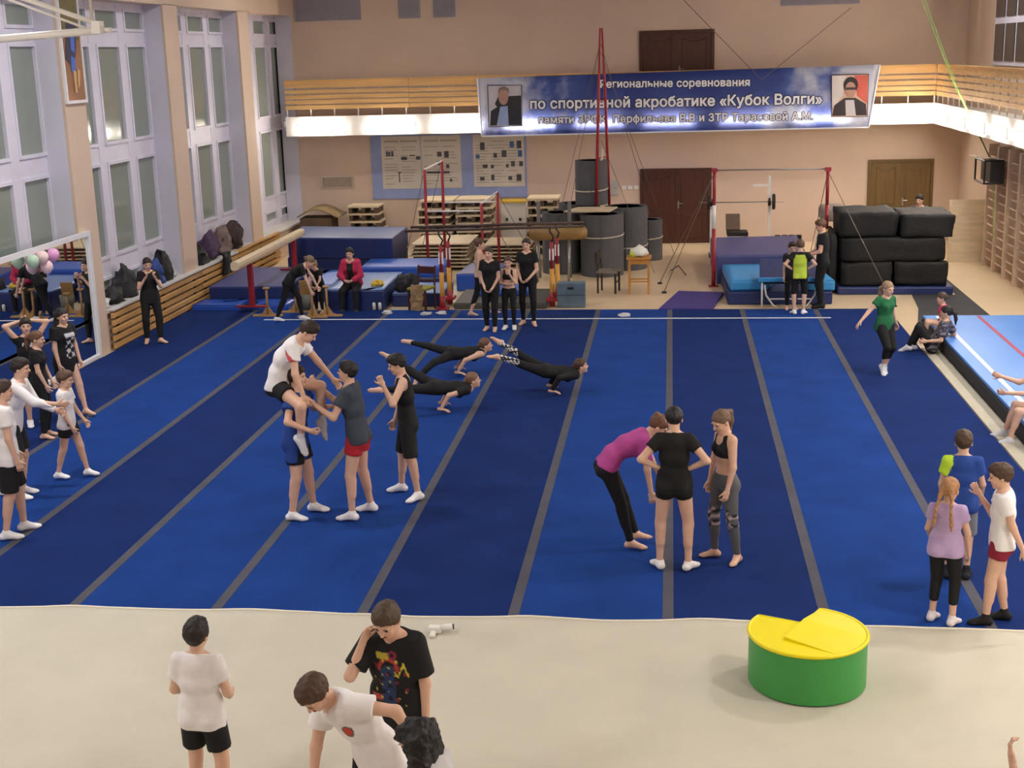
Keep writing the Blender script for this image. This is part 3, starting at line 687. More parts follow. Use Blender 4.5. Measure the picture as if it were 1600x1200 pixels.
for x in (.93, 2.5):
    MB((1.62, 32.9, 1.33)).tube([(x-.03, 32.9, 1.33), (x+.03, 32.9, 1.33)], .19, 20).build('disc', m_black, bb)
    MB((1.62, 32.9, 1.33)).tube([(x+(.1 if x < 2 else -.1)-.02, 32.9, 1.33), (x+(.1 if x < 2 else -.1)+.02, 32.9, 1.33)], .09, 16).build('small_disc', m_black, bb)
bc_ = thing('weight_bench', (1.6, 32.2, 0), 'padded weight bench with raised backrest behind the violet mat', 'bench')
off = bc_.location
MB(off).bx(1.35, 1.85, 31.95, 32.45, .62, .72).build('seat', m_black, bc_, bevel=.02)
MB(off).box((1.5, 32.3, .92), (.34, .45, .07), rx=.9).build('backrest', mat('brown_pad', '6a5646', .6, .08), bc_, bevel=.02)
for x in (1.42, 1.78): MB(off).bx(x-.025, x+.025, 32.0, 32.4, 0, .62).build('leg', m_whp, bc_)
for i in range(4):
    x = 2.62+.17*i; o_ = thing('dumbbell', (x, 33.0, .0), 'short black dumbbell behind the blue mats, %s from the squat rack' % ordn[i], 'dumbbell', 'dumbbells on the floor by the back wall')
    MB().tube([(0, 0, .0), (0, 0, .12)], .07, 14).tube([(0, 0, .38), (0, 0, .5)], .07, 14).build('weights', m_black, o_)
    MB().tube([(0, 0, .12), (0, 0, .38)], .02, 8).build('grip', m_steel, o_)
# ---- vaulting buck
vb = thing('vaulting_buck', (3.75, 31.2, 0), 'grey leather vaulting buck on splayed legs beside the black bags', 'vaulting buck')
off = vb.location
o_ = MB(off).bx(3.42, 4.02, 30.8, 31.6, 1.08, 1.42).build('body', mat('grey_leather', '8c8078', .5, .08), vb, bevel=.10, bseg=4); o_.data.shade_smooth()
for (a, b) in ((-.22, -.3), (.22, -.3), (-.22, .3), (.22, .3)):
    MB(off).tube([(3.72+a, 31.2+b, 1.1), (3.72+a*1.7, 31.2+b*1.6, .01)], .03, 8).build('leg', m_whp, vb)
# ---- black foam bags on a navy mat
mat_block('base_mat', [(3.42, 27.5), (5.72, 27.45), (5.75, 29.2), (3.4, 29.3)], 0, .16, m_navy, m_navy, 'low navy mat carrying the pile of black foam bags')
def bag(x0, x1, y0, y1, z0, z1, label, sd, rot=0.0):
    o_ = MB().bx(-(x1-x0)/2, (x1-x0)/2, -(y1-y0)/2, (y1-y0)/2, 0, z1-z0).build('foam_bag', m_blk)
    subdiv(o_, 7)
    bm = bmesh.new(); bm.from_mesh(o_.data); bmesh.ops.smooth_vert(bm, verts=bm.verts, factor=.5, use_axis_x=True, use_axis_y=True, use_axis_z=True); bm.to_mesh(o_.data); bm.free()
    noise_verts(o_, .05, 3.2, sd); noise_verts(o_, .018, 9, sd+3)
    zmin = min(v.co.z for v in o_.data.vertices); 
    hx_, hy_ = (x1-x0)/2, (y1-y0)/2
    for v in o_.data.vertices: v.co = Vector((max(-hx_, min(hx_, v.co.x)), max(-hy_, min(hy_, v.co.y)), max(0.003, min(z1-z0-.002, v.co.z))))
    o_.data.shade_smooth(); o_.location = ((x0+x1)/2, (y0+y1)/2, z0); o_.rotation_euler = (0, 0, rot)
    tag(o_, label, 'foam bag', 'black foam bags')
bag(3.50, 4.52, 27.55, 29.0, .165, .66, 'big black foam bag at the bottom of the pile, nearer the trampoline', 1)
bag(4.56, 5.62, 27.55, 29.0, .165, .66, 'big black foam bag at the bottom of the pile, nearer the right wall', 2)
bag(3.48, 5.58, 27.58, 29.0, .665, 1.15, 'extra wide black foam bag forming the middle of the pile', 3)
bag(3.46, 4.62, 27.72, 29.1, 1.155, 1.66, 'big black foam bag on top of the pile, nearer the trampoline', 4)
bag(4.66, 5.72, 27.6, 29.05, 1.155, 1.62, 'big black foam bag on top of the pile, nearer the right wall', 5)
bag(3.27, 3.41, 27.7, 28.9, .0, 1.25, 'upright black foam bag leaning at the trampoline end of the pile', 6)
# ---- leaning plywood sheet, wall bars, TV-like box
t = thing('plywood_sheet', (6.9, 31.6, 0), 'tall pale plywood sheet standing beside the wall bars', 'board')
MB(t.location).box((6.88, 31.75, .72), (.92, .03, 1.44), rx=-.05).build('sheet', m_plyw, t)
MB(t.location).box((6.45, 31.72, .72), (.05, .05, 1.44), rx=-.05).build('edge_batten', m_plyw, t)
m_wb = mat('wall_bar_wood', 'd6bfaa', .5, .12, 4)
wbn = ['nearest the plywood sheet', 'second from the plywood sheet', 'third from the plywood sheet', 'fourth from the plywood sheet', 'fifth from the plywood sheet', 'sixth from the plywood sheet', 'seventh from the plywood sheet']
for k in range(7):
    y0 = 30.3-k*.95; t = thing('gym_ladder', (7.2, y0+.45, 0), 'wooden wall bar ladder on the right wall, '+wbn[k], 'wall bars', 'wall bars on the right wall'); off = t.location
    for yy in (y0, y0+.88): MB(off).bx(7.10, 7.33, yy, yy+.06, 0.0, 2.75).build('upright', m_wb, t)
    for r in range(13): MB(off).tube([(7.16, y0+.05, .2+r*.19), (7.16, y0+.89, .2+r*.19)], .019, 8).build('rung', m_wb, t, smooth=True)
t = thing('metal_frame_box', (6.85, 30.6, 2.0), 'black metal framed box fixed above the wall bars', 'metal box'); off = t.location
p0 = (6.8, 30.35, 2.0)
for (a, b) in (((6.68, 29.6, 2.02), (6.68, 29.6, 2.5)), ((7.07, 29.6, 2.02), (7.07, 29.6, 2.5)), ((6.68, 29.6, 2.5), (7.07, 29.6, 2.5)), ((6.68, 29.6, 2.02), (7.07, 29.6, 2.02)), ((6.68, 30.5, 2.5), (6.68, 29.6, 2.5)), ((6.68, 30.5, 2.02), (6.68, 29.6, 2.02)), ((6.68, 30.5, 2.02), (6.68, 30.5, 2.5))):
    MB(off).tube([a, b], .022, 6).build('frame_bar', m_black, t)
MB(off).bx(6.8, 7.06, 29.62, 30.5, 2.04, 2.48).build('dark_panel', mat('dark_panel', '2e2e30', .4, .1), t)
MB(off).tube([(6.55, 30.5, 2.56), (7.08, 29.6, 2.52)], .012, 6).build('top_rod', m_whp, t)
t = thing('green_rope', (5.3, 30.4, 2.0), 'thin light green safety rope hanging down across the right-hand gallery', 'rope')
a = on_y(1425, -40, 27.5); b = on_y(1490, 130, 29.3); c = on_y(1552, 258, 30.4)
MB(t.location).tube([a, b, c], .009, 6).build('strand', mat('green_rope', '9ccf6a', .6, .05), t, smooth=True)
MB(t.location).tube([a+np.array([.07, 0, 0]), b+np.array([.03, 0, 0]), c+np.array([.0, 0, 0.02])], .007, 6).build('strand', mat('green_rope', '9ccf6a'), t, smooth=True)
MB(t.location).tube([c, np.array([7.05, 30.3, 1.6]), np.array([7.12, 30.3, .4])], .010, 6).build('tail', mat('green_rope', '9ccf6a'), t, smooth=True)

# ---- balance beam
bmx = thing('balance_beam', (-8.42, 27.2, 0), 'pale suede balance beam on red posts in front of the windows', 'balance beam'); off = bmx.location
A = np.array([-8.40, 24.75, 1.13]); B = np.array([-8.45, 29.75, 1.13])
pr = []
for k in range(12):
    a_ = 2*math.pi*k/12; pr.append((.085*math.copysign(abs(math.cos(a_))**.6, math.cos(a_)), .085*math.copysign(abs(math.sin(a_))**.6, math.sin(a_))))
MB(off).poly_extrude([(A[0]+u, A[1], A[2]+v) for u, v in pr], B-A).build('beam', m_beam, bmx, smooth=False)
for y in (25.75, 28.95):
    MB(off).bx(-8.47, -8.37, y-.05, y+.05, .39 if y > 26.7 else .135, 1.06).build('post', m_redp, bmx)
    MB(off).bx(-8.75, -8.10, y-.06, y+.06, .385 if y > 26.7 else .135, .42 if y > 26.7 else .17).build('foot', m_redp, bmx)
# ---- uneven bars and their wires
ub = thing('uneven_bars', (-4.6, 29.5, 0), 'red uneven bars frame with white rails in front of the posters', 'uneven bars'); off = ub.location
P = {}
for nm, (px_, py_, yv) in dict(a=(663, 265, 29.95), b=(690, 252, 30.85), c=(752, 318, 29.95), d=(777, 300, 30.85)).items():
    q = on_y(px_, py_, yv); P[nm] = q
    MB(off).tube([(q[0], q[1], .01), (q[0], q[1], q[2])], .035, 10).build('post', m_redp, ub, smooth=True)
    MB(off).bx(q[0]-.12, q[0]+.12, q[1]-.08, q[1]+.08, 0, .03).build('base_plate', m_redp, ub)
for a_, b_ in (('a', 'b'), ('c', 'd')): MB(off).tube([P[a_], P[b_]], .022, 8).build('rail', m_whp, ub, smooth=True)
zz = P['a'][2]-.95
MB(off).tube([(P['a'][0], P['a'][1], zz), (P['c'][0], P['c'][1], zz)], .02, 8).build('spacer_tube', m_whp, ub, smooth=True)
MB(off).tube([(P['b'][0], P['b'][1], zz+.1), (P['d'][0], P['d'][1], zz+.1)], .02, 8).build('spacer_tube', m_whp, ub, smooth=True)
for nm, (dx, dy) in dict(a=(-.65, .1), b=(-.7, .0), c=(.95, .1), d=(.95, .1)).items():
    MB(off).tube([P[nm], (P[nm][0]+dx, P[nm][1]+dy, .02)], .007, 5).build('guy_wire', m_wire, ub)
# ---- parallel bars
pbz = thing('parallel_bars', (-3.5, 26.8, 0), 'parallel bars with dark rails on red and yellow uprights', 'parallel bars'); off = pbz.location
for (x, y) in ((-4.55, 26.0), (-4.5, 26.6), (-2.36, 26.35), (-2.3, 26.95)):
    MB(off).bx(x-.11, x+.11, y-.14, y+.14, .13 if y > 26.1 else 0, .18 if y > 26.1 else .06).build('foot', m_redp, pbz)
    MB(off).tube([(x, y, .06), (x, y, .78)], .048, 10).build('lower_sleeve', m_yelp, pbz, smooth=True)
    MB(off).tube([(x, y, .02), (x, y, .30)], .058, 10).build('base_collar', m_redp, pbz, smooth=True)
    MB(off).tube([(x, y, .78), (x, y, 1.32)], .036, 10).build('upper_post', m_redp, pbz, smooth=True)
    MB(off).bx(x-.045, x+.045, y-.03, y+.03, .95, 1.18).build('height_scale', m_whp, pbz)
    MB(off).tube([(x, y, 1.3), (x+.05, y, 1.42), (x-.02, y, 1.52), (x-.03, y, 1.60)], .018, 8).build('hinge_arm', m_black, pbz, smooth=True)
for k, (y0, y1) in enumerate(((26.0, 26.35), (26.6, 26.95))):
    MB(off).tube([(-5.25, y0-.05, 1.62), (-1.72, y1+.05, 1.62)], .028, 10).build('rail', m_rail2, pbz, smooth=True)
# ---- stacks of sprung-floor panels
def board_stack(x0, x1, y0, y1, n, z0, dz, th, label, tilt=0.0, skew=.0, topmat=None):
    for i in range(n):
        z = z0+i*dz; jx = random.uniform(-.05, .05); jy = random.uniform(-.04, .04)
        t = thing('sprung_panel', ((x0+x1)/2+jx, (y0+y1)/2+jy, z), label % (ordn[i] if i < n-1 else 'topmost'), 'panel', 'panels in the '+label.split(', ')[1]); 
        hx, hy = (x1-x0)/2, (y1-y0)/2
        MB().box((0, 0, dz-th/2-.002), (2*hx, 2*hy, th), rz=skew).build('sheet', topmat or m_plyw, t)
        for u in (-.8, 0, .8):
            MB().box((u*hx, 0, (dz-th)/2-.001), (.09, 2*hy*.94, dz-th-.004), rz=skew).build('batten', m_plyd, t)
board_stack(-8.4, -7.55, 34.2, 35.0, 6, .02, .2, .045, 'pale wooden floor panel, stack behind the crash mats, %s from the floor')
board_stack(-6.4, -5.55, 33.4, 34.6, 7, .02, .2, .05, 'pale wooden floor panel, stack under the posters, %s from the floor')
board_stack(-5.45, -4.55, 33.6, 34.6, 7, .02, .2, .05, 'pale wooden floor panel, stack beside the white cabinet, %s from the floor')
board_stack(-3.6, -2.8, 33.5, 34.5, 7, .02, .2, .05, 'pale wooden floor panel, stack beside the grey rolls, %s from the floor')
board_stack(-6.15, -4.75, 31.0, 32.6, 7, .02, .09, .03, 'thin wooden panel, low wide pile behind the parallel bars, %s from the floor')
board_stack(-4.45, -3.3, 31.4, 32.7, 6, .02, .09, .03, 'thin wooden panel, low pile behind the standing girls, %s from the floor')
t = thing('curved_board', (-9.2, 34.4, 0), 'arched brown springboard cover lying on dark blocks by the window wall', 'board'); off = t.location
arc = [(-9.75+1.15*s, 34.4, .98+.20*math.sin(math.pi*min(1, s*1.1))) for s in [i/12 for i in range(13)]]
bdv = []; 
for p in arc: bdv += [(p[0], 34.0, p[2]), (p[0], 34.85, p[2]+.03)]
o_ = mesh_obj('arched_sheet', [np.array(v)-np.array(off) for v in bdv], [(2*i, 2*i+2, 2*i+3, 2*i+1) for i in range(12)], mat('brown_sheet', '8a7450', .6, .1, 3), t, smooth=True); q = o_.modifiers.new('t', 'SOLIDIFY'); q.thickness = .03
MB(off).bx(-9.7, -8.85, 34.1, 34.8, 0, .93).build('dark_block', m_plyd, t)
t = thing('white_cabinet', (-4.1, 34.8, 0), 'narrow white cabinet with a yellow top behind the low bar', 'cabinet'); off = t.location
MB(off).bx(-4.4, -3.75, 34.5, 35.1, 0, 1.22).build('body', m_fascia, t); MB(off).bx(-4.42, -3.73, 34.48, 35.12, 1.22, 1.26).build('top', mat('yellow_board', 'd8b030', .5, .05), t)
for x in (-4.25, -3.9): MB(off).bx(x-.03, x+.03, 34.475, 34.5, .75, .82).build('knob', m_black, t)
MB(off).bx(-4.38, -3.77, 34.485, 34.5, .62, .635).build('drawer_gap', m_dark, t)
t = thing('maroon_cloth_panel', (-3.4, 34.3, 0), 'dark maroon panel standing between the panel stacks', 'panel')
MB(t.location).bx(-3.72, -2.75, 34.75, 34.8, 0, .75).build('cloth', mat('maroon_cloth', '5a1f22', .8, .12, 3), t)
MB(t.location).bx(-3.74, -3.70, 34.74, 34.81, 0, .8).bx(-2.77, -2.73, 34.74, 34.81, 0, .8).build('frame', m_plyd, t)
# ---- pommel-like leather vault body and steel stand
t = thing('vault_horse', (-2.45, 29.6, 0), 'tan leather vault horse body on a steel frame before the grey rolls', 'vault horse'); off = t.location
sec = []
for k in range(16):
    a_ = 2*math.pi*k/16; sec.append((.16*math.cos(a_), .17*math.sin(a_)))
o_ = MB(off); n_ = 16; L_ = [(-3.15, .72), (-3.08, 1.0), (-2.5, 1.0), (-2.0, .95), (-1.88, .75), (-1.84, .4)]
vs = []; fs = []
for (x, s_) in L_: vs += [(x, 29.6+u*s_*1.1, 1.07+v*s_) for u, v in sec]
for i in range(len(L_)-1):
    for k in range(n_): fs.append((i*n_+k, i*n_+(k+1) % n_, (i+1)*n_+(k+1) % n_, (i+1)*n_+k))
fs += [tuple(range(n_))[::-1], tuple((len(L_)-1)*n_+k for k in range(n_))]
o_.add(vs, fs).build('body', m_leather, t, smooth=True)
for x in (-2.95, -2.25):
    for dy in (-.22, .22): MB(off).tube([(x, 29.6+dy*.4, .95), (x+(.0), 29.6+dy*1.4, .01)], .028, 8).build('leg', m_steel, t, smooth=True)
    MB(off).tube([(x, 29.4, .25), (x, 29.8, .25)], .02, 8).build('leg_brace', m_steel, t, smooth=True)
    MB(off).bx(x-.04, x+.04, 29.8, 29.86, 1.2, 1.75).build('steel_bracket', m_steel, t)
# ---- upright grey felt rolls
def roll(x, y, r, z0, h, label, strapz=None, spiral=True):
    t = thing('felt_roll', (x, y, z0), label, 'roll', 'grey felt rolls')
    n = 40; ri = r*.72
    MB().lathe((0, 0, 0), [(ri, h), (ri, .02), (ri*.98, 0), (r, 0), (r*1.005, h*.5), (r, h), (ri, h)], n).build('felt', m_felt, t, smooth=False)
    rr_ = r*.66; pts = [(rr_*math.cos(a)*(1-.06*a/6), rr_*math.sin(a)*(1-.06*a/6)) for a in [i*.25 for i in range(24)]]
    v2 = [(p[0], p[1], .02) for p in pts]+[(p[0], p[1], h-.02) for p in pts]; k_ = len(pts)
    o2 = mesh_obj('inner_winding', v2, [(i, i+1, k_+i+1, k_+i) for i in range(k_-1)], m_felt, t, smooth=True); q = o2.modifiers.new('t', 'SOLIDIFY'); q.thickness = .03
    MB().box((0, -r*1.0, h*.5), (.012, .05, h*.98), rz=.5).build('outer_flap_edge', m_felt, t)
    if strapz:
        MB().tube([(r*1.012*math.cos(a), r*1.012*math.sin(a), strapz+.03*math.cos(a-1)) for a in [i*math.pi/16 for i in range(33)]], .016, 5).build('strap', m_rope, t, smooth=True)
roll(-1.55, 30.35, .49, 0, 1.40, 'largest grey felt roll standing on the floor, in front', .92)
roll(-1.03, 31.28, .50, 0, 1.46, 'tall grey felt roll on the floor behind the largest one, nearer the brown door', .55)
roll(-2.52, 30.75, .44, 0, 1.40, 'grey felt roll on the floor behind the vault horse', .95)
roll(-2.15, 31.7, .50, 0, 1.50, 'grey felt roll at the back of the group, below the upper roll')
roll(-1.83, 31.25, .38, 1.52, 1.02, 'grey felt roll raised on top of the other rolls', .35)
roll(-.52, 32.6, .33, 0, .98, 'small grey felt roll beside the brown double door', .55)
roll(-.85, 33.4, .30, 0, 1.15, 'short grey felt roll at the back, close to the wall')
t = thing('cream_board', (-1.75, 30.4, 1.41), 'thin cream board lying across the tops of the felt rolls', 'board')
MB(t.location).poly_extrude([(-2.4, 30.0, 1.475), (-1.35, 29.95, 1.475), (-1.2, 30.55, 1.50), (-2.1, 30.6, 1.50)], (0, 0, .03)).build('sheet', m_plyw, t)
# ---- red mast (ring frame) with wires
t = thing('ring_mast', (-1.6, 30.95, 0), 'tall slender red ring mast rising past the banner', 'mast'); off = t.location
top = np.array([-1.58, 31.0, 5.5])
MB(off).tube([(-1.70, 30.80, 1.53), (-1.62, 30.92, 4.2), top], [.035, .032, .02], 8).build('pole', m_redp, t, smooth=True)
MB(off).tube([(-1.40, 31.85, .01), (-1.5, 31.3, 4.2), top+np.array([.04, .05, 0])], [.035, .032, .02], 8).build('pole', m_redp, t, smooth=True)
for zc in (2.6, 3.9): MB(off).tube([(-1.66, 30.97, zc), (-1.46, 31.5, zc)], .018, 6).build('cross_tie', m_redp, t)
MB(off).tube([(-1.6, 31.1, 2.45), (-1.57, 31.15, 2.8)], .04, 8).build('pulley_block', m_rope, t)
for (gx, gy, zt) in ((-3.0, 33.2, 5.2), (-2.75, 33.6, 5.2), (-.2, 33.6, 5.2), (.1, 33.2, 5.0), (-.35, 30.2, 3.0)):
    MB(off).tube([(-1.58, 31.0, zt), (gx, gy, .03)], .006, 5).build('guy_wire', m_wire, t)
for (a_, b_) in (((1068, 0), (1190, 125)), ((1330, 12), (1190, 125))):
    MB(off).tube([on_y(a_[0], a_[1], 33.7), on_y(b_[0], b_[1], 33.7)], .009, 5).build('ceiling_wire', m_wire, t)
t = thing('folding_anchor', (.05, 29.1, 0), 'folded metal floor anchor with chain on the wooden floor', 'anchor')
g1 = ground(1048, 424); g2 = ground(1072, 431); tp_ = ground(1060, 415, .3)
MB(t.location).tube([g1+np.array([0, 0, .02]), tp_], .014, 6).build('strut', m_black, t); MB(t.location).tube([g2+np.array([0, 0, .02]), tp_], .014, 6).build('strut', m_redp, t)
# ---- chair, table with bag, wooden box
def chair(x, y, rz, label, wood, seatm):
    t = thing('wooden_chair', (x, y, 0), label, 'chair', None, rz)
    for (a_, b_) in ((-.19, -.19), (.19, -.19)): MB().bx(a_-.02, a_+.02, b_-.02, b_+.02, 0, .45).build('leg', wood, t)
    for a_ in (-.19, .19): MB().tube([(a_, .19, 0), (a_, .19, .45), (a_, .24, .88)], .021, 8).build('back_leg', wood, t)
    MB().bx(-.22, .22, -.22, .22, .43, .48).build('seat', seatm, t, bevel=.015)
    MB().bx(-.2, .2, .2, .225, .72, .86).build('backrest', wood, t); MB().bx(-.2, .2, .19, .21, .56, .60).build('back_slat', wood, t)
    MB().bx(-.19, .19, -.2, -.18, .22, .25).build('stretcher', wood, t)
    return t
m_dkw = mat('dark_stained_wood', '2c1d18', .45, .12, 4)
chair(-1.3, 28.0, R_(80), 'dark wooden chair with a grey seat before the felt rolls', m_dkw, mat('seat_grey', '7a7468', .7, .08))
chair(-4.98, 26.06, R_(-20), 'brown wooden chair with a yellowish seat and a fur draped on it', mat('red_brown_wood', '4a2420', .45, .12, 4), mat('seat_olive', '8f8a34', .7, .1))
o_ = MB().prism([(-.14, -.02), (.0, -.04), (.12, -.02), (.12, .02), (-.14, .02)], 0, .52).build('fur_wrap', mat('tan_fur', 'a88a62', .95, .25, 14, .8, 60)); subdiv(o_, 6); noise_verts(o_, .05, 8, 2)
o_.location = (-5.04, 25.86, .02); o_.rotation_euler = (0, 0, R_(-10)); tag(o_, 'tan furry garment hanging down the front of the brown chair', 'garment')
t = thing('stool_table', (-.65, 27.9, 0), 'small yellowish wooden table with turned-out legs on the plank floor', 'table'); m_tb = mat('honey_wood', 'bb8440', .45, .12, 4)
MB().bx(-.26, .26, -.24, .24, .74, .78).build('top', m_tb, t, bevel=.008); MB().bx(-.22, .22, -.2, .2, .64, .74).build('apron', m_tb, t)
for (a_, b_) in ((-.2, -.18), (.2, -.18), (-.2, .18), (.2, .18)): MB().bx(a_-.022, a_+.022, b_-.022, b_+.022, 0, .66).build('leg', m_tb, t)
MB().bx(-.2, .2, -.19, -.17, .25, .28).bx(-.2, .2, .17, .19, .25, .28).build('stretcher', m_tb, t)
t = thing('plastic_bag', (-.65, 27.9, .785), 'crumpled white and lime plastic bag on the small table', 'bag')
o_ = MB().lathe((0, 0, 0), [(.001, 0), (.17, 0), (.20, .06), (.16, .15), (.07, .20), (.03, .24), (.001, .25)], 20).build('bag', m_bagw, t); noise_verts(o_, .05, 9, 1); o_.data.shade_smooth()
for v in o_.data.vertices: v.co.z = max(v.co.z, 0)
o_ = MB().lathe((-.09, -.06, 0), [(.001, 0), (.10, 0.0), (.115, .05), (.08, .11), (.001, .13)], 16).build('lime_print', m_lime, t); noise_verts(o_, .03, 9, 4)
for v in o_.data.vertices: v.co.z = max(v.co.z, 0)
t = thing('wooden_box', (-1.97, 26.35, 0), 'worn blue-grey wooden box with a hand slot beside the bar upright', 'box'); m_bxp = mat('chipped_blue_paint', '5a7080', .6, .2, 5)
MB(t.location).bx(-2.25, -1.69, 26.22, 26.5, 0, .50).build('body', m_bxp, t, bevel=.006)
for z in (.02, .26): MB(t.location).bx(-2.24, -1.70, 26.205, 26.22, z, z+.22).build('plank', m_bxp, t, bevel=.004)
MB(t.location).bx(-2.04, -1.92, 26.20, 26.206, .38, .42).build('hand_slot', m_dark, t)
# ---- handstand blocks (canes)
def cane(x, y, label, h=.55):
    t = thing('handstand_cane', (x, y, .03), label, 'handstand cane', 'handstand canes'); mw = mat('cane_wood', 'b08a58', .55, .15, 4)
    MB().bx(-.30, .30, -.05, .05, 0, .03).build('base_board', mw, t); MB().tube([(0, 0, .03), (0, 0, h)], .024, 8).build('post', mw, t, smooth=True)
    MB().prism([(-.16, -.02), (-.02, -.02), (-.02, .02), (-.16, .02)], .03, .05).prism([(.02, -.02), (.16, -.02), (.16, .02), (.02, .02)], .03, .05).build('foot_block', mw, t)
    for s in (-1, 1): MB().poly_extrude([(s*.02, -.015, .03), (s*.13, -.015, .03), (s*.02, -.015, .2)], (0, .03, 0)).build('gusset', mw, t)
    MB().box((0, 0, h+.015), (.13, .08, .035)).build('hand_pad', mw, t, bevel=.008)
g = ground(419, 494, .03); cane(g[0], g[1], 'wooden handstand cane standing alone left of the bending girl')
g = ground(489, 496, .03); cane(g[0], g[1], 'wooden handstand cane under the bending girl\'s near hand', .58)
g = ground(505, 497, .03); cane(g[0]+.04, g[1]+.20, 'wooden handstand cane held by the small boy', .58)
g = ground(458, 492, .03); cane(g[0], g[1]+.25, 'low wooden handstand cane behind the bending girl\'s legs', .4)
t = thing('waste_bucket', (-7.35, 26.0, 0), 'grey bucket with a cardboard piece in it behind the bending girl', 'bucket')
MB().lathe((0, 0, 0), [(.12, 0), (.15, .36), (.14, .36), (.11, .02)], 20).build('bucket', mat('grey_bucket', '77756c', .5, .06), t, smooth=True)
MB().box((-.02, .03, .42), (.26, .03, .42), rx=.15).build('cardboard', mat('cardboard', 'a8834e', .8, .1), t)
# ---- small clutter
def lump(name, label, cat, loc, size, m_, seed, group=None, amp=.25):
    o_ = MB().lathe((0, 0, 0), [(.001, 0), (.42, 0), (.5, .18), (.46, .5), (.3, .82), (.12, .97), (.001, 1.0)], 22).build(name, m_); subdiv(o_, 1)
    noise_verts(o_, amp, 2.6, seed); noise_verts(o_, amp*.35, 7, seed+2)
    for v in o_.data.vertices: v.co = Vector((max(-.5, min(.5, v.co.x))*size[0], max(-.5, min(.5, v.co.y))*size[1], max(0, v.co.z)*size[2]))
    o_.data.shade_smooth(); o_.location = tuple(map(float, loc)); return tag(o_, label, cat, group)
m_bk = mat('black_nylon', '18181b', .6, .15, 6, .4, 18); m_gy = mat('grey_nylon', '26272a', .6, .12, 6, .4, 18); m_nb = mat('navy_nylon', '1f3f86', .6, .12, 6, .4, 18); m_pu = mat('plum_cloth', '4a3350', .85, .2, 6, .5, 18); m_bg = mat('taupe_cloth', '7e6c66', .9, .18, 6, .5, 18); m_wc = mat('white_cloth', 'cfcdd0', .85, .08, 6, .4, 18)
def sill(px_, py_): return on_x(px_, py_, -10.12)
SZ = .766
for (yy, nm, lb, ct, sz, m_, sd) in (
    (22.98, 'backpack', 'black rucksack slumped on the sill just right of the mirror', 'rucksack', (0.4, 0.6, 0.32), m_bk, 1),
    (22.45, 'cloth_bundle', 'white cloth bundle on the sill end beside the mirror', 'cloth', (0.36, 0.36, 0.2), m_wc, 2),
    (23.62, 'backpack', 'dark grey rucksack standing on the sill behind the woman', 'rucksack', (0.4, 0.6, 0.62), m_gy, 3),
    (24.98, 'backpack', 'blue rucksack on the sill just right of the woman\'s shoulder', 'rucksack', (0.38, 0.44, 0.5), m_nb, 4),
    (25.46, 'backpack', 'tall black rucksack upright on the sill past the blue one', 'rucksack', (0.38, 0.46, 0.62), m_bk, 5),
    (25.88, 'cloth_bundle', 'pale crumpled bag on the sill next to the pillar', 'cloth', (0.3, 0.34, 0.24), m_wc, 6),
    (28.25, 'jacket', 'plum jacket heaped on the far sill', 'jacket', (0.4, 0.85, 0.62), m_pu, 7),
    (29.13, 'jacket', 'taupe jacket heaped in the middle of the far sill', 'jacket', (0.4, 0.85, 0.66), m_bg, 8),
    (27.5, 'backpack', 'black bag at the near end of the clothes heap on the far sill', 'bag', (0.4, 0.6, 0.42), m_bk, 9),
    (30.0, 'jacket', 'dark brown jacket at the far end of the clothes heap', 'jacket', (0.4, 0.82, 0.62), mat('brown_cloth', '3a2c2c', .9, .2, 6, .5, 18), 10)):
    lump(nm, lb, ct, (-10.15, yy, .752), sz, m_, sd)
o_ = MB().prism([(-.04, -.16), (.03, -.2), (.05, .2), (-.03, .16)], -.36, .12).build('trousers', m_bk); subdiv(o_, 5); noise_verts(o_, .04, 6, 5); o_.location = (-9.77, 28.25, .78); tag(o_, 'black trousers hanging over the slatted screen from the sill', 'trousers')
lump('black_bag', 'crumpled black bag lying on the silvery mats beside the chair', 'bag', (-5.40, 26.72, .275), (.5, .42, .40), m_bk, 12)
o_ = lump('yellow_cloth', 'small yellow bundle on the mat beside the woman in the red jacket', 'cloth', (-5.98, 26.5, .425), (.26, .2, .12), mat('yellow_cloth', 'd8b84a', .8, .06), 13)
for i, (px_, py_) in enumerate(((605, 490), (666, 492), (690, 491), (975, 494))):
    g = ground(px_, py_, .034); o_ = lump('paper_scrap', ['white crumpled scrap on the carpet at the second seam', 'white crumpled scrap on the carpet right of the small chair', 'white folded cloth on the carpet by the bar foot', 'white crumpled scrap on the carpet below the small table'][i], 'scrap', (g[0], g[1], .031), (.24, .14, .07), m_wc, 20+i, 'white scraps at the carpet edge')
for i, dx in enumerate((0, .12)):
    g = ground(594, 478, 0); t = thing('white_bottle', (g[0]+dx, 25.97, 0.03), 'small white bottle standing at the mat edge, %s of the two' % ('left' if i == 0 else 'right'), 'bottle', 'two white bottles')
    MB().lathe((0, 0, 0), [(.001, 0), (.035, 0), (.035, .12), (.02, .15)], 12).build('body', m_house, t, smooth=True); MB().lathe((0, 0, .15), [(.02, 0), (.02, .03), (.001, .03)], 10).build('cap', m_bk, t)
g = ground(680, 988, .05); t = thing('white_gadget', (g[0], g[1], .045), 'small white and black gadget lying on the beige mat edge', 'gadget')
MB().box((0, 0, .035), (.12, .07, .07)).build('body', m_house, t, bevel=.02, bseg=3); MB().tube([(.05, 0, .05), (.15, .03, .05)], .03, 12).build('nozzle', m_house, t, smooth=True); MB().tube([(.15, .03, .05), (.165, .033, .05)], .024, 12).build('lens', m_black, t); MB().box((-.01, -.07, .02), (.05, .1, .035)).build('handle', m_house, t, bevel=.012)
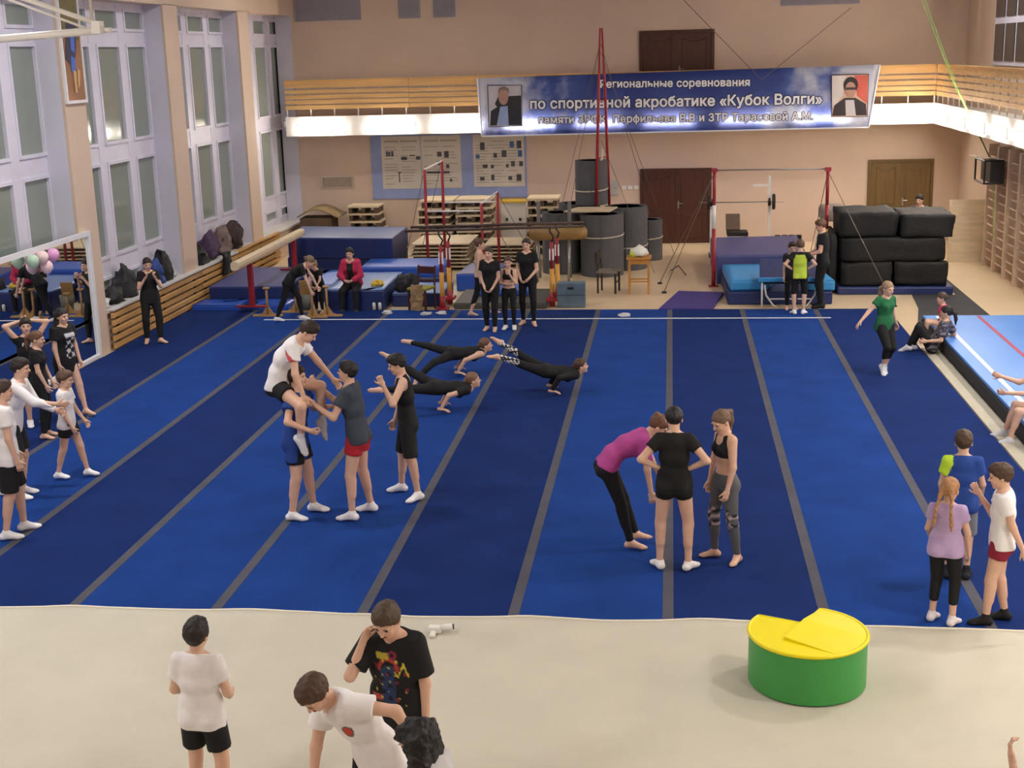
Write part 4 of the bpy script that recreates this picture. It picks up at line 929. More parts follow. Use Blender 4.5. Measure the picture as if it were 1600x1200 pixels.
# ---- white pipe rig hanging at upper left, close to the gallery
t = thing('hanging_pipe_rig', (-5.6, 12.0, 5.3), 'white hanging pipe with ropes at the upper left', 'hanging rig'); off = t.location
e0, e1 = on_y(-60, 66, 12), on_y(163, 47, 12)
MB(off).tube([e0, e1], .035, 12).build('pipe', m_whp, t, smooth=True)
MB(off).tube([e1, e1+np.array([.07, 0, 0])], .022, 10).build('pipe_tip', m_whp, t, smooth=True)
MB(off).bx(e1[0]-.10, e1[0]-.02, 11.95, 12.05, e1[2]-.03, e1[2]+.08).build('clamp', m_whp, t)
q = on_y(155, 38, 12); MB(off).tube([q, on_y(0, -15, 12.0), on_y(-60, -35, 12)], .024, 8).build('upper_stay', m_whp, t, smooth=True)
q2 = on_y(140, 46, 12); MB(off).tube([q2, on_y(15, 0, 12.0), on_y(-60, -28, 12)], .012, 8).build('lower_stay', m_whp, t, smooth=True)
tp_ = np.array([on_y(140, -30, 12)[0], 12, CEIL_Z-.01])
MB(off).tube([on_y(145, 44, 12), on_y(141, 0, 12), tp_], .014, 6).build('rope', m_rope, t, smooth=True)
# ================================================================ people: one continuous body surface each, grown from a posed skeleton
def V3(*a): return np.array(a, float)
def unit(v): v = np.asarray(v, float); return v/(np.linalg.norm(v)+1e-9)
class Vol:
    """distance volume: smooth union of tapered limbs, turned into a quad surface"""
    def __init__(s, lo, hi, vox):
        s.lo = np.array(lo, float); s.vox = vox; s.n = np.maximum(4, np.ceil((np.array(hi)-s.lo)/vox).astype(int)+1)
        s.d = np.full(tuple(s.n), .5, np.float32)
        s.ax = [s.lo[i]+np.arange(s.n[i])*vox for i in range(3)]
    def block(s, lo, hi):
        a = np.clip(np.floor((np.array(lo)-s.lo)/s.vox).astype(int), 0, s.n-1); b = np.clip(np.ceil((np.array(hi)-s.lo)/s.vox).astype(int)+1, 1, s.n)
        if np.any(b <= a): return None, None
        sl = tuple(slice(a[i], b[i]) for i in range(3))
        P = np.stack(np.meshgrid(*[s.ax[i][sl[i]] for i in range(3)], indexing='ij'), -1)
        return sl, P
    def put(s, sl, d, k):
        o = s.d[sl]
        if k <= 0: s.d[sl] = np.minimum(o, d); return
        h = np.clip(.5+.5*(o-d)/k, 0, 1); s.d[sl] = o*(1-h)+d*h-k*h*(1-h)
    def limb(s, a, b, ra, rb, k=.02, lat=None, w=1.0, cut0=None, cut1=None):
        """tapered limb a-b; lat,w: widen by w along lat; cut: flat end at that parameter"""
        a = np.asarray(a, float); b = np.asarray(b, float); m_ = max(ra, rb)*max(w, 1)+k+2*s.vox+.03
        sl, P = s.block(np.minimum(a, b)-m_, np.maximum(a, b)+m_)
        if sl is None: return
        ba = b-a; L2 = ba@ba+1e-12; q = P-a
        if lat is not None:
            lt = unit(np.asarray(lat)-ba*((np.asarray(lat)@ba)/L2)); q = q-lt*((q@lt)*(1-1/w))[..., None]
        t = np.clip((q@ba)/L2, 0, 1)
        d = np.linalg.norm(q-t[..., None]*ba, axis=-1)-(ra+(rb-ra)*t)
        tt = ((P-a)@ba)/math.sqrt(L2)
        if cut1 is not None: d = np.maximum(d, tt-cut1*math.sqrt(L2))
        if cut0 is not None: d = np.maximum(d, cut0*math.sqrt(L2)-tt)
        s.put(sl, d, k)
    def ell(s, c, r, F=None, k=.01):
        """ellipsoid, F rows = axes"""
        c = np.asarray(c, float); r = np.asarray(r, float); m_ = r.max()+k+2*s.vox+.02
        sl, P = s.block(c-m_, c+m_)
        if sl is None: return
        q = P-c
        if F is not None: q = q@np.asarray(F).T
        l = np.linalg.norm(q/r, axis=-1); d = (l-1)*r.min() if False else l*(l-1)/(np.linalg.norm(q/(r*r), axis=-1)+1e-9)
        s.put(sl, d, k)
    def clip(s, p, n):
        """remove everything on the +n side of plane (p,n)"""
        n = unit(n); P = np.stack(np.meshgrid(*s.ax, indexing='ij'), -1); s.d = np.maximum(s.d, ((P-np.asarray(p))@n).astype(np.float32))
    def carve(s, a, b, r):
        a = np.asarray(a, float); b = np.asarray(b, float); sl, P = s.block(np.minimum(a, b)-r-.03, np.maximum(a, b)+r+.03)
        if sl is None: return
        ba = b-a; q = P-a; t = np.clip((q@ba)/(ba@ba+1e-12), 0, 1); d = np.linalg.norm(q-t[..., None]*ba, axis=-1)-r
        s.d[sl] = np.maximum(s.d[sl], -d)
    def mesh(s, smooth=2):
        D = s.d; D = np.pad(D, 1, constant_values=.5); n = D.shape; S = D < 0
        cnt = np.zeros(tuple(i-1 for i in n), np.float32); pos = np.zeros(cnt.shape+(3,), np.float32)
        c = cnt.shape
        for ax in range(3):
            o = [(0, 0), (0, 0), (0, 0)]
            for u in (0, 1):
                for v in (0, 1):
                    st = [0, 0, 0]; oth = [i for i in range(3) if i != ax]; st[oth[0]] = u; st[oth[1]] = v
                    A = tuple(slice(st[i], st[i]+c[i]) for i in range(3)); st2 = list(st); st2[ax] += 1; B = tuple(slice(st2[i], st2[i]+c[i]) for i in range(3))
                    da, db = D[A], D[B]; mk = (da < 0) != (db < 0); idx = np.nonzero(mk)
                    t = da[idx]/(da[idx]-db[idx]); p = np.zeros((len(t), 3), np.float32)
                    p[:, ax] = t; p[:, oth[0]] = u; p[:, oth[1]] = v
                    cnt[idx] += 1; pos[idx] += p
        idx = np.nonzero(cnt); nv = len(idx[0])
        if nv == 0: return np.zeros((0, 3)), np.zeros((0, 4), int)
        vid = np.full(c, -1, np.int64); vid[idx] = np.arange(nv)
        verts = (pos[idx]/cnt[idx][:, None]+np.stack(idx, -1)-1)*s.vox+s.lo
        faces = []
        for ax in range(3):
            o1, o2 = [(1, 2), (2, 0), (0, 1)][ax]
            A = [slice(1, c[i]) for i in range(3)]; A[ax] = slice(0, n[ax]-1); B = list(A); B[ax] = slice(1, n[ax])
            A = tuple(slice(1, n[i]-1) if i != ax else slice(0, n[i]-1) for i in range(3)); B = tuple(slice(1, n[i]-1) if i != ax else slice(1, n[i]) for i in range(3))
            sa, sb = S[A], S[B]; e = np.nonzero(sa != sb); fl = sa[e]
            base = np.stack(e, -1); base[:, o1] += 1; base[:, o2] += 1
            def vi(d1, d2):
                q = base.copy(); q[:, o1] -= d1; q[:, o2] -= d2; return vid[q[:, 0], q[:, 1], q[:, 2]]
            f = np.stack([vi(1, 1), vi(0, 1), vi(0, 0), vi(1, 0)], -1); f[~fl] = f[~fl][:, ::-1]; faces.append(f)
        F = np.concatenate(faces); F = F[(F >= 0).all(1)]
        for _ in range(smooth):
            acc = np.zeros_like(verts); w_ = np.zeros(nv)
            for a, b in ((0, 1), (1, 2), (2, 3), (3, 0)):
                np.add.at(acc, F[:, a], verts[F[:, b]]); np.add.at(acc, F[:, b], verts[F[:, a]]); np.add.at(w_, F[:, a], 1); np.add.at(w_, F[:, b], 1)
            verts = .45*verts+.55*acc/np.maximum(w_, 1)[:, None]
        return verts, F
def vol_obj(name, parts, material, parent, paint=None, smooth=2):
    vs = []; fs = []; n = 0
    for v in parts:
        a, f = v.mesh(smooth) if isinstance(v, Vol) else v
        vs.append(a); fs.append(f+n); n += len(a)
    vs = np.concatenate(vs); fs = np.concatenate(fs)
    me = bpy.data.meshes.new(name); me.vertices.add(len(vs)); me.vertices.foreach_set('co', vs.astype(np.float32).ravel())
    me.loops.add(fs.size); me.loops.foreach_set('vertex_index', fs.astype(np.int32).ravel())
    me.polygons.add(len(fs)); me.polygons.foreach_set('loop_start', np.arange(0, fs.size, 4, dtype=np.int32)); me.update(calc_edges=True); me.validate()
    me.materials.append(material); me.shade_smooth()
    if paint is not None:
        col = paint(vs).astype(np.float32); at = me.color_attributes.new('Col', 'FLOAT_COLOR', 'POINT'); at.data.foreach_set('color', col.ravel())
    o = bpy.data.objects.new(name, me); link(o, parent); return o

def rot_axis(v, axis, ang):
    axis = unit(axis); c, s_ = math.cos(ang), math.sin(ang); return v*c+np.cross(axis, v)*s_+axis*(axis@v)*(1-c)
def ik(a, t, l1, l2, pole):
    d = t-a; L = np.linalg.norm(d); L2 = min(L, (l1+l2)*.998); L2 = max(L2, abs(l1-l2)*1.05+.01); u = d/(L+1e-9)
    x = (l1*l1-l2*l2+L2*L2)/(2*L2); h = math.sqrt(max(l1*l1-x*x, 0)); p = np.asarray(pole, float); p = unit(p-u*(p@u))
    return a+u*x+p*h, a+u*L2
SKIN = {}
def skin(c): return mat('skin_'+c, c, .5, .05, 14, .04, 120, sss=.12)
FAB = {}
def fabric(c, r=.85): return mat('cloth_'+c, c, r, .07, 9, .10, 30)
m_fabpaint = mat('printed_cloth', '808080', .85, .04, 9, .1, 30, attr='Col')
m_eyew = mat('eye_white', 'd8d0c8', .3, 0); m_eyed = mat('eye_iris', '2a1c14', .25, 0)
m_lip = mat('lips', 'a8625a', .45, .04)

def person(label, H, pos, yaw, **K):
    g = K.get
    """H height in m, pos (x,y[,z]) on what carries the figure, yaw degrees (0 faces away from the gallery, 90 faces the windows)"""
    root = thing('person', (pos[0], pos[1], pos[2] if len(pos) > 2 else .0), label, 'person', g('group'), R_(yaw))
    s = H/1.7; hs = g('hs', min(1.0, max(.86, .62+.38*s))); bulk = g('bulk', 1.0)*s*g('fat', 1.0); fem = g('fem', False)
    vox = g('vox', .0125); zr = .03
    # --- torso
    nbz = H-.05*s-.208*hs; hipz = g('pz', .525)*H
    pel = V3(*g('pel', (0, 0, 0)))*H+V3(0, 0, hipz)
    lean, curl, side, tw = R_(g('lean', 0)), R_(g('curl', 0)), R_(g('side', 0)), R_(g('twist', 0))
    py = R_(g('pyaw', 0)); plean = R_(g('plean', math.degrees(lean)*.6))
    X, Yv, Z = V3(1, 0, 0), V3(0, 1, 0), V3(0, 0, 1)
    Lp = rot_axis(X, Z, py); up0 = rot_axis(Z, Lp, -plean)
    up1 = rot_axis(rot_axis(Z, Lp, -lean), Yv, side); up2 = rot_axis(up1, Lp, -curl)
    Lc = rot_axis(Lp, up2, tw); Lc = unit(Lc-up2*(Lc@up2)); fw = np.cross(up2, Lc); fp = np.cross(up0, Lp)
    tl = nbz-.525*H
    waist = pel+up0*tl*.26; mid = waist+up1*tl*.30; neck = mid+up2*tl*.44
    sw = (.150 if not fem else .138)*s*g('sw', 1.0); hw = .088*s
    shz = neck-up2*.045*s
    sh = {-1: shz-Lc*sw, 1: shz+Lc*sw}   # -1 left, 1 right
    for q in (-1, 1):
        sh[q] = sh[q]+up2*g('shrugR' if q > 0 else 'shrugL', 0)*s+fw*g('shfR' if q > 0 else 'shfL', 0)*s
    hip = {-1: pel-Lp*hw, 1: pel+Lp*hw}
    # --- head
    hyaw, hpit, hrol = R_(g('hy', 0)), R_(g('hp', 5)), R_(g('hr', 0))
    Hf = rot_axis(fw if g('hrel') else np.cross(Z, unit(V3(Lc[0], Lc[1], 0))), Z, hyaw) if not g('habs') else rot_axis(Yv, Z, hyaw)
    Hl = unit(np.cross(Hf, Z)); Hf = rot_axis(Hf, Hl, -hpit); Hu = np.cross(Hl, Hf); Hl = rot_axis(Hl, Hf, hrol); Hu = np.cross(Hl, Hf)
    nd = unit(up2*.7+Hu*.5+fw*.1); hc = neck+nd*.05*s+Hu*.095*hs+Hf*.015*hs
    HF = np.array([Hl, Hf, Hu])
    hd = lambda x, y, z: hc+hs*(Hl*x+Hf*y+Hu*z)
    # --- limbs
    UA, FA, TH, SHN = .172*H, .150*H, .245*H, .243*H
    el, wr, hdir, th = {}, {}, {}, {}
    kn, an, fd = {}, {}, {}
    for q, nm in ((-1, 'L'), (1, 'R')):
        a = g('a'+nm, ((q*.12, .02, -1), (q*.06, .18, -1)))
        if len(a) == 2 or (len(a) == 3 and hasattr(a[2], '__len__') and hasattr(a[0], '__len__')):
            el[q] = sh[q]+unit(a[0])*UA; wr[q] = el[q]+unit(a[1])*FA
        else:
            el[q], wr[q] = ik(sh[q], V3(*a[:3])*H, UA, FA, g('ap'+nm, (q*.6, -1, -.3)))
        hdir[q] = unit(V3(*g('hd'+nm))) if g('hd'+nm) else unit(wr[q]-el[q])
        t_ = V3(*g('th'+nm, (0, 1, .15))); th[q] = unit(t_-hdir[q]*(t_@hdir[q]))
        l = g('l'+nm, (q*.058, 0, 0))
        ty = R_(g('t'+nm, -q*-8 if False else q*-10)); fdir = g('fd'+nm)
        F0 = unit(rot_axis(Yv, Z, ty)) if fdir is None else unit(V3(*fdir))
        if hasattr(l[0], '__len__'):
            kn[q] = hip[q]+unit(l[0])*TH; an[q] = kn[q]+unit(l[1])*SHN
            if fdir is None: F0 = unit(rot_axis(unit(l[1]), Lp, R_(75)))
        else:
            tgt = V3(l[0]*H, l[1]*H, l[2]*H+.042*H); kn[q], an[q] = ik(hip[q], tgt, TH, SHN, g('lp'+nm, tuple(F0+V3(0, 0, .05))))
        fd[q] = F0
    lo = np.min([*sh.values(), *el.values(), *wr.values(), *hip.values(), *kn.values(), *an.values(), neck, hc], axis=0)-.22*max(s, .8)
    hi = np.max([*sh.values(), *el.values(), *wr.values(), *hip.values(), *kn.values(), *an.values(), neck, hc], axis=0)+.22*max(s, .8)
    b = bulk; wd = g('wide', 1.0)
    TOR = [(pel-up0*.02*s, pel+up0*.06*s, .092, .090, Lp, 1.50 if not fem else 1.56), (pel+up0*.05*s, waist, .088, .080, Lp, 1.45 if not fem else 1.42), (waist, mid, .080, .095, Lc, 1.42 if not fem else 1.32), (mid, mid+(neck-mid)*.72, .098, .085, Lc, 1.50 if not fem else 1.40), (mid+(neck-mid)*.62, neck-up2*.02*s, .082, .052, Lc, 1.7)]
    def torso(v, inf=0.0, segs=(0, 1, 2, 3, 4), k=.04):
        for i in segs:
            a_, b_, r0, r1, lt, w_ = TOR[i]; v.limb(a_, b_, r0*b+inf, r1*b+inf, k*s, lt, w_*wd)
        if 0 in segs:
            for q in (-1, 1): v.limb(hip[q]-fp*.035*s-up0*.01, hip[q]-fp*.045*s-up0*.03*s, .078*b+inf, .075*b+inf, .04*s)
        if 3 in segs and fem:
            for q in (-1, 1): v.ell(mid+up2*.07*s+fw*.075*s+Lc*q*.06*s, (.055*s+inf,)*3, None, .03)
        if 4 in segs:
            for q in (-1, 1): v.limb(neck-up2*.025*s, sh[q]-up2*.006*s, .046*b+inf, .043*b+inf, .03*s)
    def arm(v, q, inf=0.0, k=.02, c1=None, part='both', flare=0.0):
        v.limb(sh[q], el[q], .050*b+inf, .037*b+inf+flare, k*s, cut1=c1)
        if part == 'both': v.limb(el[q], wr[q], .038*b+inf, .025*b+inf, k*s)
    def leg(v, q, inf=0.0, k=.025, c1=None, c2=None, flare=0.0):
        v.limb(hip[q], kn[q], .088*b+inf, .056*b+inf+flare, k*s, cut1=c1)
        if c1 is None:
            v.limb(kn[q], an[q], .051*b+inf, .034*b+inf, k*s, cut1=c2)
            bk = unit(np.cross(np.cross(an[q]-kn[q], fd[q]), an[q]-kn[q])); p0 = kn[q]+(an[q]-kn[q])*.12-bk*.014*s; p1 = kn[q]+(an[q]-kn[q])*.5-bk*.012*s
            v.limb(p0, p1, .052*b+inf, .043*b+inf, k*s)
    def foot(v, q, inf=0.0):
        A = an[q]; f = fd[q]; dn = unit(A-kn[q]); dn = dn-f*(dn@f); dn = unit(dn) if np.linalg.norm(dn) > .2 else unit(-Z-f*(-Z@f))
        lt = np.cross(f, dn)
        heel = A+dn*.030*s-f*.035*s; ball = A+dn*.046*s+f*.12*s; toe = A+dn*.050*s+f*.165*s
        v.limb(A, heel, .032*s+inf, .034*s+inf, .015); v.limb(A+f*.01*s, ball, .034*s+inf, .022*s+inf, .02, lt, 1.35); v.limb(heel, ball, .026*s+inf, .02*s+inf, .02, lt, 1.4); v.limb(ball, toe, .022*s+inf, .015*s+inf, .015, lt, 1.9)
    # --- body surface
    v = Vol(lo, hi, vox); torso(v)
    v.limb(neck-up2*.03*s, hc-Hu*.03*hs-Hf*.02*hs, .056*s*g('nk', 1.0), .05*s, .02)
    for q in (-1, 1):
        arm(v, q); leg(v, q); foot(v, q)
    parts = [v]
    # head, finer
    fv = min(vox, g('hvox', .0085)); h = Vol(hc-.17*hs, hc+.17*hs, fv)
    h.ell(hd(0, -.012, .028), np.array([.074, .094, .086])*hs, HF, .01); h.ell(hd(0, .022, -.04), np.array([.058, .066, .074])*hs, HF, .03)
    h.limb(hd(0, .05, -.085), hd(0, .062, -.092), .026*hs, .022*hs, .02); h.limb(hd(0, .084, .005), hd(0, .104, -.026), .008*hs, .013*hs, .012)
    for q in (-1, 1):
        h.ell(hd(q*.076, -.012, -.012), np.array([.010, .020, .031])*hs, HF, .006); h.ell(hd(q*.03, .078, .022), np.array([.026, .014, .010])*hs, HF, .012)
        h.ell(hd(q*.034, .062, -.03), np.array([.022, .018, .02])*hs, HF, .02)
    h.limb(hd(0, -.02, -.06), neck-up2*.01, .05*s, .056*s*g('nk', 1.0), .02)
    parts.append(h)
    # hands with five fingers
    for q, nm in ((-1, 'L'), (1, 'R')):
        hsz = s*1.0; W = wr[q]; d = hdir[q]; t = th[q]; n_ = np.cross(d, t)*(-q); curlv = g('c'+nm, .45)
        hv = Vol(W-.24*hsz, W+.24*hsz, min(fv, .0075) if vox > .009 else .006)
        hv.limb(W-d*.03*hsz, W+d*.012*hsz, .027*s*g('bulk', 1.0), .024*s, .01); hv.limb(W+d*.012*hsz, W+d*.078*hsz, .017*hsz, .014*hsz, .012, t, 2.3)
        lens = (.062, .074, .080, .072)
        for i in range(4):
            o_ = (-.031+.0205*i)*hsz; kp = W+d*(.082+(.004 if i in (1, 2) else 0))*hsz+t*o_; fan = t*(o_*.6/hsz); a1 = R_(15+55*curlv); a2 = a1+R_(20+70*curlv)
            d1 = unit(d*math.cos(a1)+n_*math.sin(a1)+fan); d2 = unit(d*math.cos(a2)+n_*math.sin(a2)+fan); L_ = lens[i]*hsz
            p1 = kp+d1*L_*.5; p2 = p1+d2*L_*.5; hv.limb(kp-d*.01*hsz, p1, .0095*hsz, .0088*hsz, .004); hv.limb(p1, p2, .0088*hsz, .0072*hsz, .003)
        tb = W+d*.022*hsz+t*.026*hsz; t1 = tb+unit(t*.75+d*.7+n_*.25)*.042*hsz; t2 = t1+unit(t*.35+d*.9+n_*.3)*.032*hsz
        hv.limb(W+d*.03*hsz, tb, .015*hsz, .014*hsz, .01); hv.limb(tb, t1, .0125*hsz, .0105*hsz, .008); hv.limb(t1, t2, .0105*hsz, .008*hsz, .004)
        parts.append(hv)
    sk = skin(g('skin', 'deb49c'))
    vol_obj('body', parts, sk, root)
    # --- face details
    for q in (-1, 1):
        e = MB(); c_ = hd(q*.031, .0815, .003)
        o = vol_face('eye', c_, HF, (.0125*hs, .006*hs, .0065*hs), m_eyed, root)
        vol_face('eyebrow', hd(q*.032, .0875, .024), HF, (.018*hs, .006*hs, .0042*hs), mat('hair_'+g('hairc', '3a2a20'), g('hairc', '3a2a20'), .6, .15, 20), root)
    vol_face('lips', hd(0, .0885, -.060), HF, (.020*hs, .008*hs, .0075*hs), m_lip, root)
    # --- hair
    hm_ = mat('hair_'+g('hairc', '3a2a20'), g('hairc', '3a2a20'), .5, .25, 25, .5, 60, stretch=(3, 3, .6)); st = g('hair', 'short')
    hv = Vol(hc-.24*hs-(.25*hs if st in ('pony', 'long', 'braids', 'curly') else 0), hc+.2*hs+(.1 if st == 'bun' else 0), min(fv, .0095))
    inf = g('hinf', .013 if st == 'short' else .009)
    r_ = (np.array([.075, .095, .088])+inf)*hs; hv.ell(hd(0, -.014, .030), r_, HF, 0)
    if st == 'short': hv.ell(hd(0, .030, .088), np.array([.062, .055, .034])*hs, HF, .03)
    kk = g('hline', .80); pn = unit(Hf*kk-Hu); hv.clip(hd(0, .0, g('hlz', -.012)), pn)
    if st == 'short': hv.clip(hd(0, 0, -.058), -Hu)
    if st in ('bun', 'pony', 'braids', 'tied'): hv.clip(hd(0, 0, -.065), -Hu)
    bk = -Hf
    if st == 'bun': hv.ell(hd(0, -.085, .085), np.array([.038, .038, .034])*hs, HF, .012)
    if st == 'tied': hv.ell(hd(0, -.115, .01), np.array([.032, .032, .035])*hs, HF, .012)
    if st == 'pony':
        pz = g('ponyz', .04); p0 = hd(0, -.10, pz); p1 = p0+bk*.05*hs-Z*.03*hs; p2 = p1+bk*.015-Z*.10*hs; p3 = p2-Z*.10*hs+Hf*.005
        hv.limb(p0, p1, .022*hs, .027*hs, .015); hv.limb(p1, p2, .030*hs, .030*hs, .015); hv.limb(p2, p3, .028*hs, .010*hs, .012)
    if st in ('long', 'curly'):
        r2 = 1.5 if st == 'curly' else 1.0
        for q in (-1, 0, 1):
            p0 = hd(q*.055, -.05, .02); p1 = p0+bk*.02-Z*.14*hs+Hl*q*.01; p2 = p1-Z*g('hlen', .12)*hs+Hl*q*.015*r2
            hv.limb(p0, p1, .045*hs*(r2 if st == 'curly' else 1), .045*hs*r2, .03); hv.limb(p1, p2, .043*hs*r2, .022*hs*r2, .03)
    if st == 'braids':
        for q in (-1, 1):
            p = hd(q*.055, -.105, -.06); hv.limb(hd(q*.04, -.08, .0), p, .03*hs, .022*hs, .015)
            for i in range(9):
                p2 = p-Z*.030*hs+bk*(.012 if i < 4 else .001)+Hl*q*.003; rr_ = .021*hs if i % 2 == 0 else .016*hs; hv.ell((p+p2)/2, (rr_, rr_, .022*hs), None, .004); p = p2
            hv.limb(p, p-Z*.05, .014*hs, .008*hs, .004)
    if st == 'cap': pass
    if g('hairdeep'): hv.carve(hd(0, .13, -.05), hd(0, .13, -.2), .07*hs)
    vo = vol_obj('hair', [hv], hm_, root, smooth=2)
    if st == 'curly': noise_verts(vo, .020, 15, 3); noise_verts(vo, .011, 36, 5)
    else: noise_verts(vo, .006, 30, 3+H); noise_verts(vo, .0035, 70, 1)
    # --- clothes
    def newv(): return Vol(lo-.03, hi+.03, vox)
    for ci, c in enumerate(g('wear', ())):
        kind, colr = c[0], c[1]; o = dict(c[2]) if len(c) > 2 else {}
        v = newv(); inf = o.get('inf', {'shirt': .014, 'tank': .010, 'bra': .006, 'leotard': .006, 'shorts': .010, 'leggings': .006, 'socks': .005, 'shoes': .010, 'jacket': .026}.get(kind, .01))*max(s, .8)
        sub = [None]
        if kind in ('shirt', 'tank', 'bra', 'leotard', 'jacket'):
            torso(v, inf, (0, 1, 2, 3, 4) if kind != 'bra' else (2, 3, 4))
            if kind in ('shirt', 'jacket', 'leotard'):
                sl = o.get('sleeve', .55)
                for q in (-1, 1):
                    if sl > 1:
                        v.limb(sh[q], el[q], .052*b+inf, .040*b+inf, .03); v.limb(el[q], wr[q], .040*b+inf, .028*b+inf, .015, cut1=sl-1)
                    elif sl > 0: v.limb(sh[q], el[q], .052*b+inf*1.1, .042*b+inf*1.6+.012*s*(kind == 'shirt'), .03, cut1=sl)
            hem = o.get('hem', .07)          # metres (scaled) below hip centre
            if kind in ('shirt', 'tank', 'jacket'): v.limb(waist, pel-up0*(hem+.12)*s, .083*b+inf, .100*b+inf, .03, Lp, 1.8*wd); v.clip(pel-up0*hem*s, -up0)
            if kind == 'bra': v.clip(mid-up2*.015*s, -up2)
            if kind == 'leotard':
                for q in (-1, 1): v.limb(hip[q], kn[q], .083*b+inf, .066*b+inf, .02, cut1=o.get('leg', .28))
            v.clip(neck+up2*.012*s, up2*1.0+fw*.35)
            v.carve(neck-up2*.03*s+fw*.012*s, neck+nd*.12*s, .060*s)
            v.carve(neck+fw*.055*s-up2*.012*s, neck+fw*.09*s+up2*.02*s, .040*s)
            if kind in ('tank', 'bra'):
                for q in (-1, 1): v.carve(sh[q]+Lc*q*.02*s-up2*.045*s, sh[q]+Lc*q*.03*s+up2*.08*s, .066*s)
                v.carve(neck+fw*.09*s-up2*.055*s, neck+fw*.12*s+up2*.05*s, .060*s); v.carve(neck-fw*.07*s-up2*.03*s, neck-fw*.12*s+up2*.05*s, .055*s)
                for q in (-1, 1):
                    p_ = neck+Lc*q*.078*s
                    v.limb(p_-up2*.11*s+fw*.085*s, p_-up2*.012*s+fw*.02*s, .018*s, .016*s, .008); v.limb(p_-up2*.012*s+fw*.02*s, p_-up2*.03*s-fw*.05*s, .016*s, .016*s, .008); v.limb(p_-up2*.03*s-fw*.05*s, p_-up2*.12*s-fw*.075*s, .016*s, .02*s, .008)
        elif kind in ('shorts', 'leggings', 'trousers'):
            torso(v, inf, (0, 1)); v.clip(waist-up0*o.get('top', .05)*s, up0)
            ln = o.get('len', .5)
            for q in (-1, 1):
                if kind == 'shorts': v.limb(hip[q], kn[q], .088*b+inf, .068*b+inf+.018*s*o.get('flare', 1), .025, cut1=ln) if ln <= 1 else (v.limb(hip[q], kn[q], .086*b+inf, .056*b+inf, .025), v.limb(kn[q], an[q], .056*b+inf, .052*b+inf, .02, cut1=ln-1))
                else:
                    leg(v, q, inf, c2=ln); 
                    if ln < .95: pass
        elif kind in ('socks', 'shoes'):
            for q in (-1, 1):
                v2 = Vol(np.minimum(an[q], an[q]+fd[q]*.2*s)-.14*s, np.maximum(an[q], an[q]+fd[q]*.2*s)+.14*s, min(vox, .010)); foot(v2, q, inf); v2.limb(an[q], kn[q], .034*b+inf, .040*b+inf, .015, cut1=o.get('h', .10))
                vol_obj('sock' if kind == 'socks' else 'shoe', [v2], fabric(colr) if not isinstance(colr, tuple) else fabric(colr[0]), root)
            continue
        pn = o.get('paint')
        if pn:
            base = np.array(srgb(colr))
            def pf(vs, pn=pn, base=base):
                C = np.tile(base, (len(vs), 1)); q = vs-mid; L = np.stack([q@Lc, q@fw, q@up2], -1)/s; pn(C, L, vs); return C
            vol_obj(o.get('name', kind), [v], m_fabpaint, root, pf)
        else: vol_obj(o.get('name', kind), [v], fabric(colr, o.get('rough', .85)), root)
    return root
def vol_face(name, c, F, r, m_, parent):
    n = 8; vs = []; fs = []
    for i in range(5):
        a = math.pi*(i/4-.5)
        for k in range(n): t = 2*math.pi*k/n; q = np.array([r[0]*math.cos(a)*math.cos(t), r[1]*math.cos(a)*math.sin(t), r[2]*math.sin(a)]); vs.append(c+q@F)
    for i in range(4):
        for k in range(n): fs.append((i*n+k, i*n+(k+1) % n, (i+1)*n+(k+1) % n, (i+1)*n+k))
    return mesh_obj(name, vs, fs, m_, parent, smooth=True)
# ================================================================ the people
NEAR, MID, FAR = dict(vox=.0095, hvox=.0065), dict(vox=.0115, hvox=.0075), dict(vox=.0145, hvox=.0095)
BK, WH = '0f0f12', 'f2f0f2'
def gp(x, y, z=0.03): p = ground(x, y, z); return (p[0], p[1], z)
WS = ('socks', 'f2f2f4')
def stamp(colr, test):
    c = np.array(srgb(colr))
    def f(C, L, vs):
        m = test(L, vs); C[m] = c
    return f
def multi(*fs):
    def f(C, L, vs):
        for q in fs: q(C, L, vs)
    return f
hn = lambda L, k, o=0: np.sin(L[:, 0]*k+o)*np.sin(L[:, 2]*k*1.13+o*2.1)+.5*np.sin(L[:, 0]*k*2.3+1+o)*np.sin(L[:, 2]*k*2.1+o)
front = lambda L: L[:, 1] > .03

# -- centre: the four young men
person('man in dark grey T-shirt and red shorts reaching up to the lifted man', 1.77, gp(566, 806), 86, lean=7, lL=(-.09, .035, 0), lR=(.09, -.035, 0), tL=0, tR=0,
    aL=((-.25, .42, -.87), (.1, .8, .5)), aR=((.1, .72, -.62), (-.1, .7, .7)), hp=-5, cL=.3, cR=.3, hairc='1c1614', wear=(('shirt', '3a4250', {'hem': .06}), ('shorts', 'b3202c', {'len': .42}), WS), **MID)
person('man in black tank top and shorts holding a hand to his face', 1.70, gp(642, 774), 102, lean=4, lL=(-.12, -.05, 0), lR=(.09, .06, 0), tL=35, tR=-5,
    aL=((-.55, .42, -.72), (.42, .42, .85)), aR=((.14, .1, -1), (0, .35, -1)), cL=.9, hp=18, hairc='14100f', hair='short', hinf=.014, wear=(('tank', BK, {'hem': .08}), ('shorts', '1b1b1e', {'len': .95, 'flare': .5}), WS), **MID)
BASE = gp(471, 806)
person('man in long blue T-shirt carrying another man on his shoulders', 1.72, BASE, -90, lean=4, lL=(-.09, .06, 0), lR=(.09, -.035, 0), tL=0, tR=0, bulk=1.05, wide=1.0,
    aR=((.62, -.05, -.78), (-.25, .85, -.42)), aL=((-.4, .35, -.7), (.2, .8, .1)), hp=0, cR=.8, hairc='2a1c14', wear=(('shirt', '1f4390', {'hem': .22, 'inf': .024}), ('shorts', BK, {'len': .62}), WS), **MID)
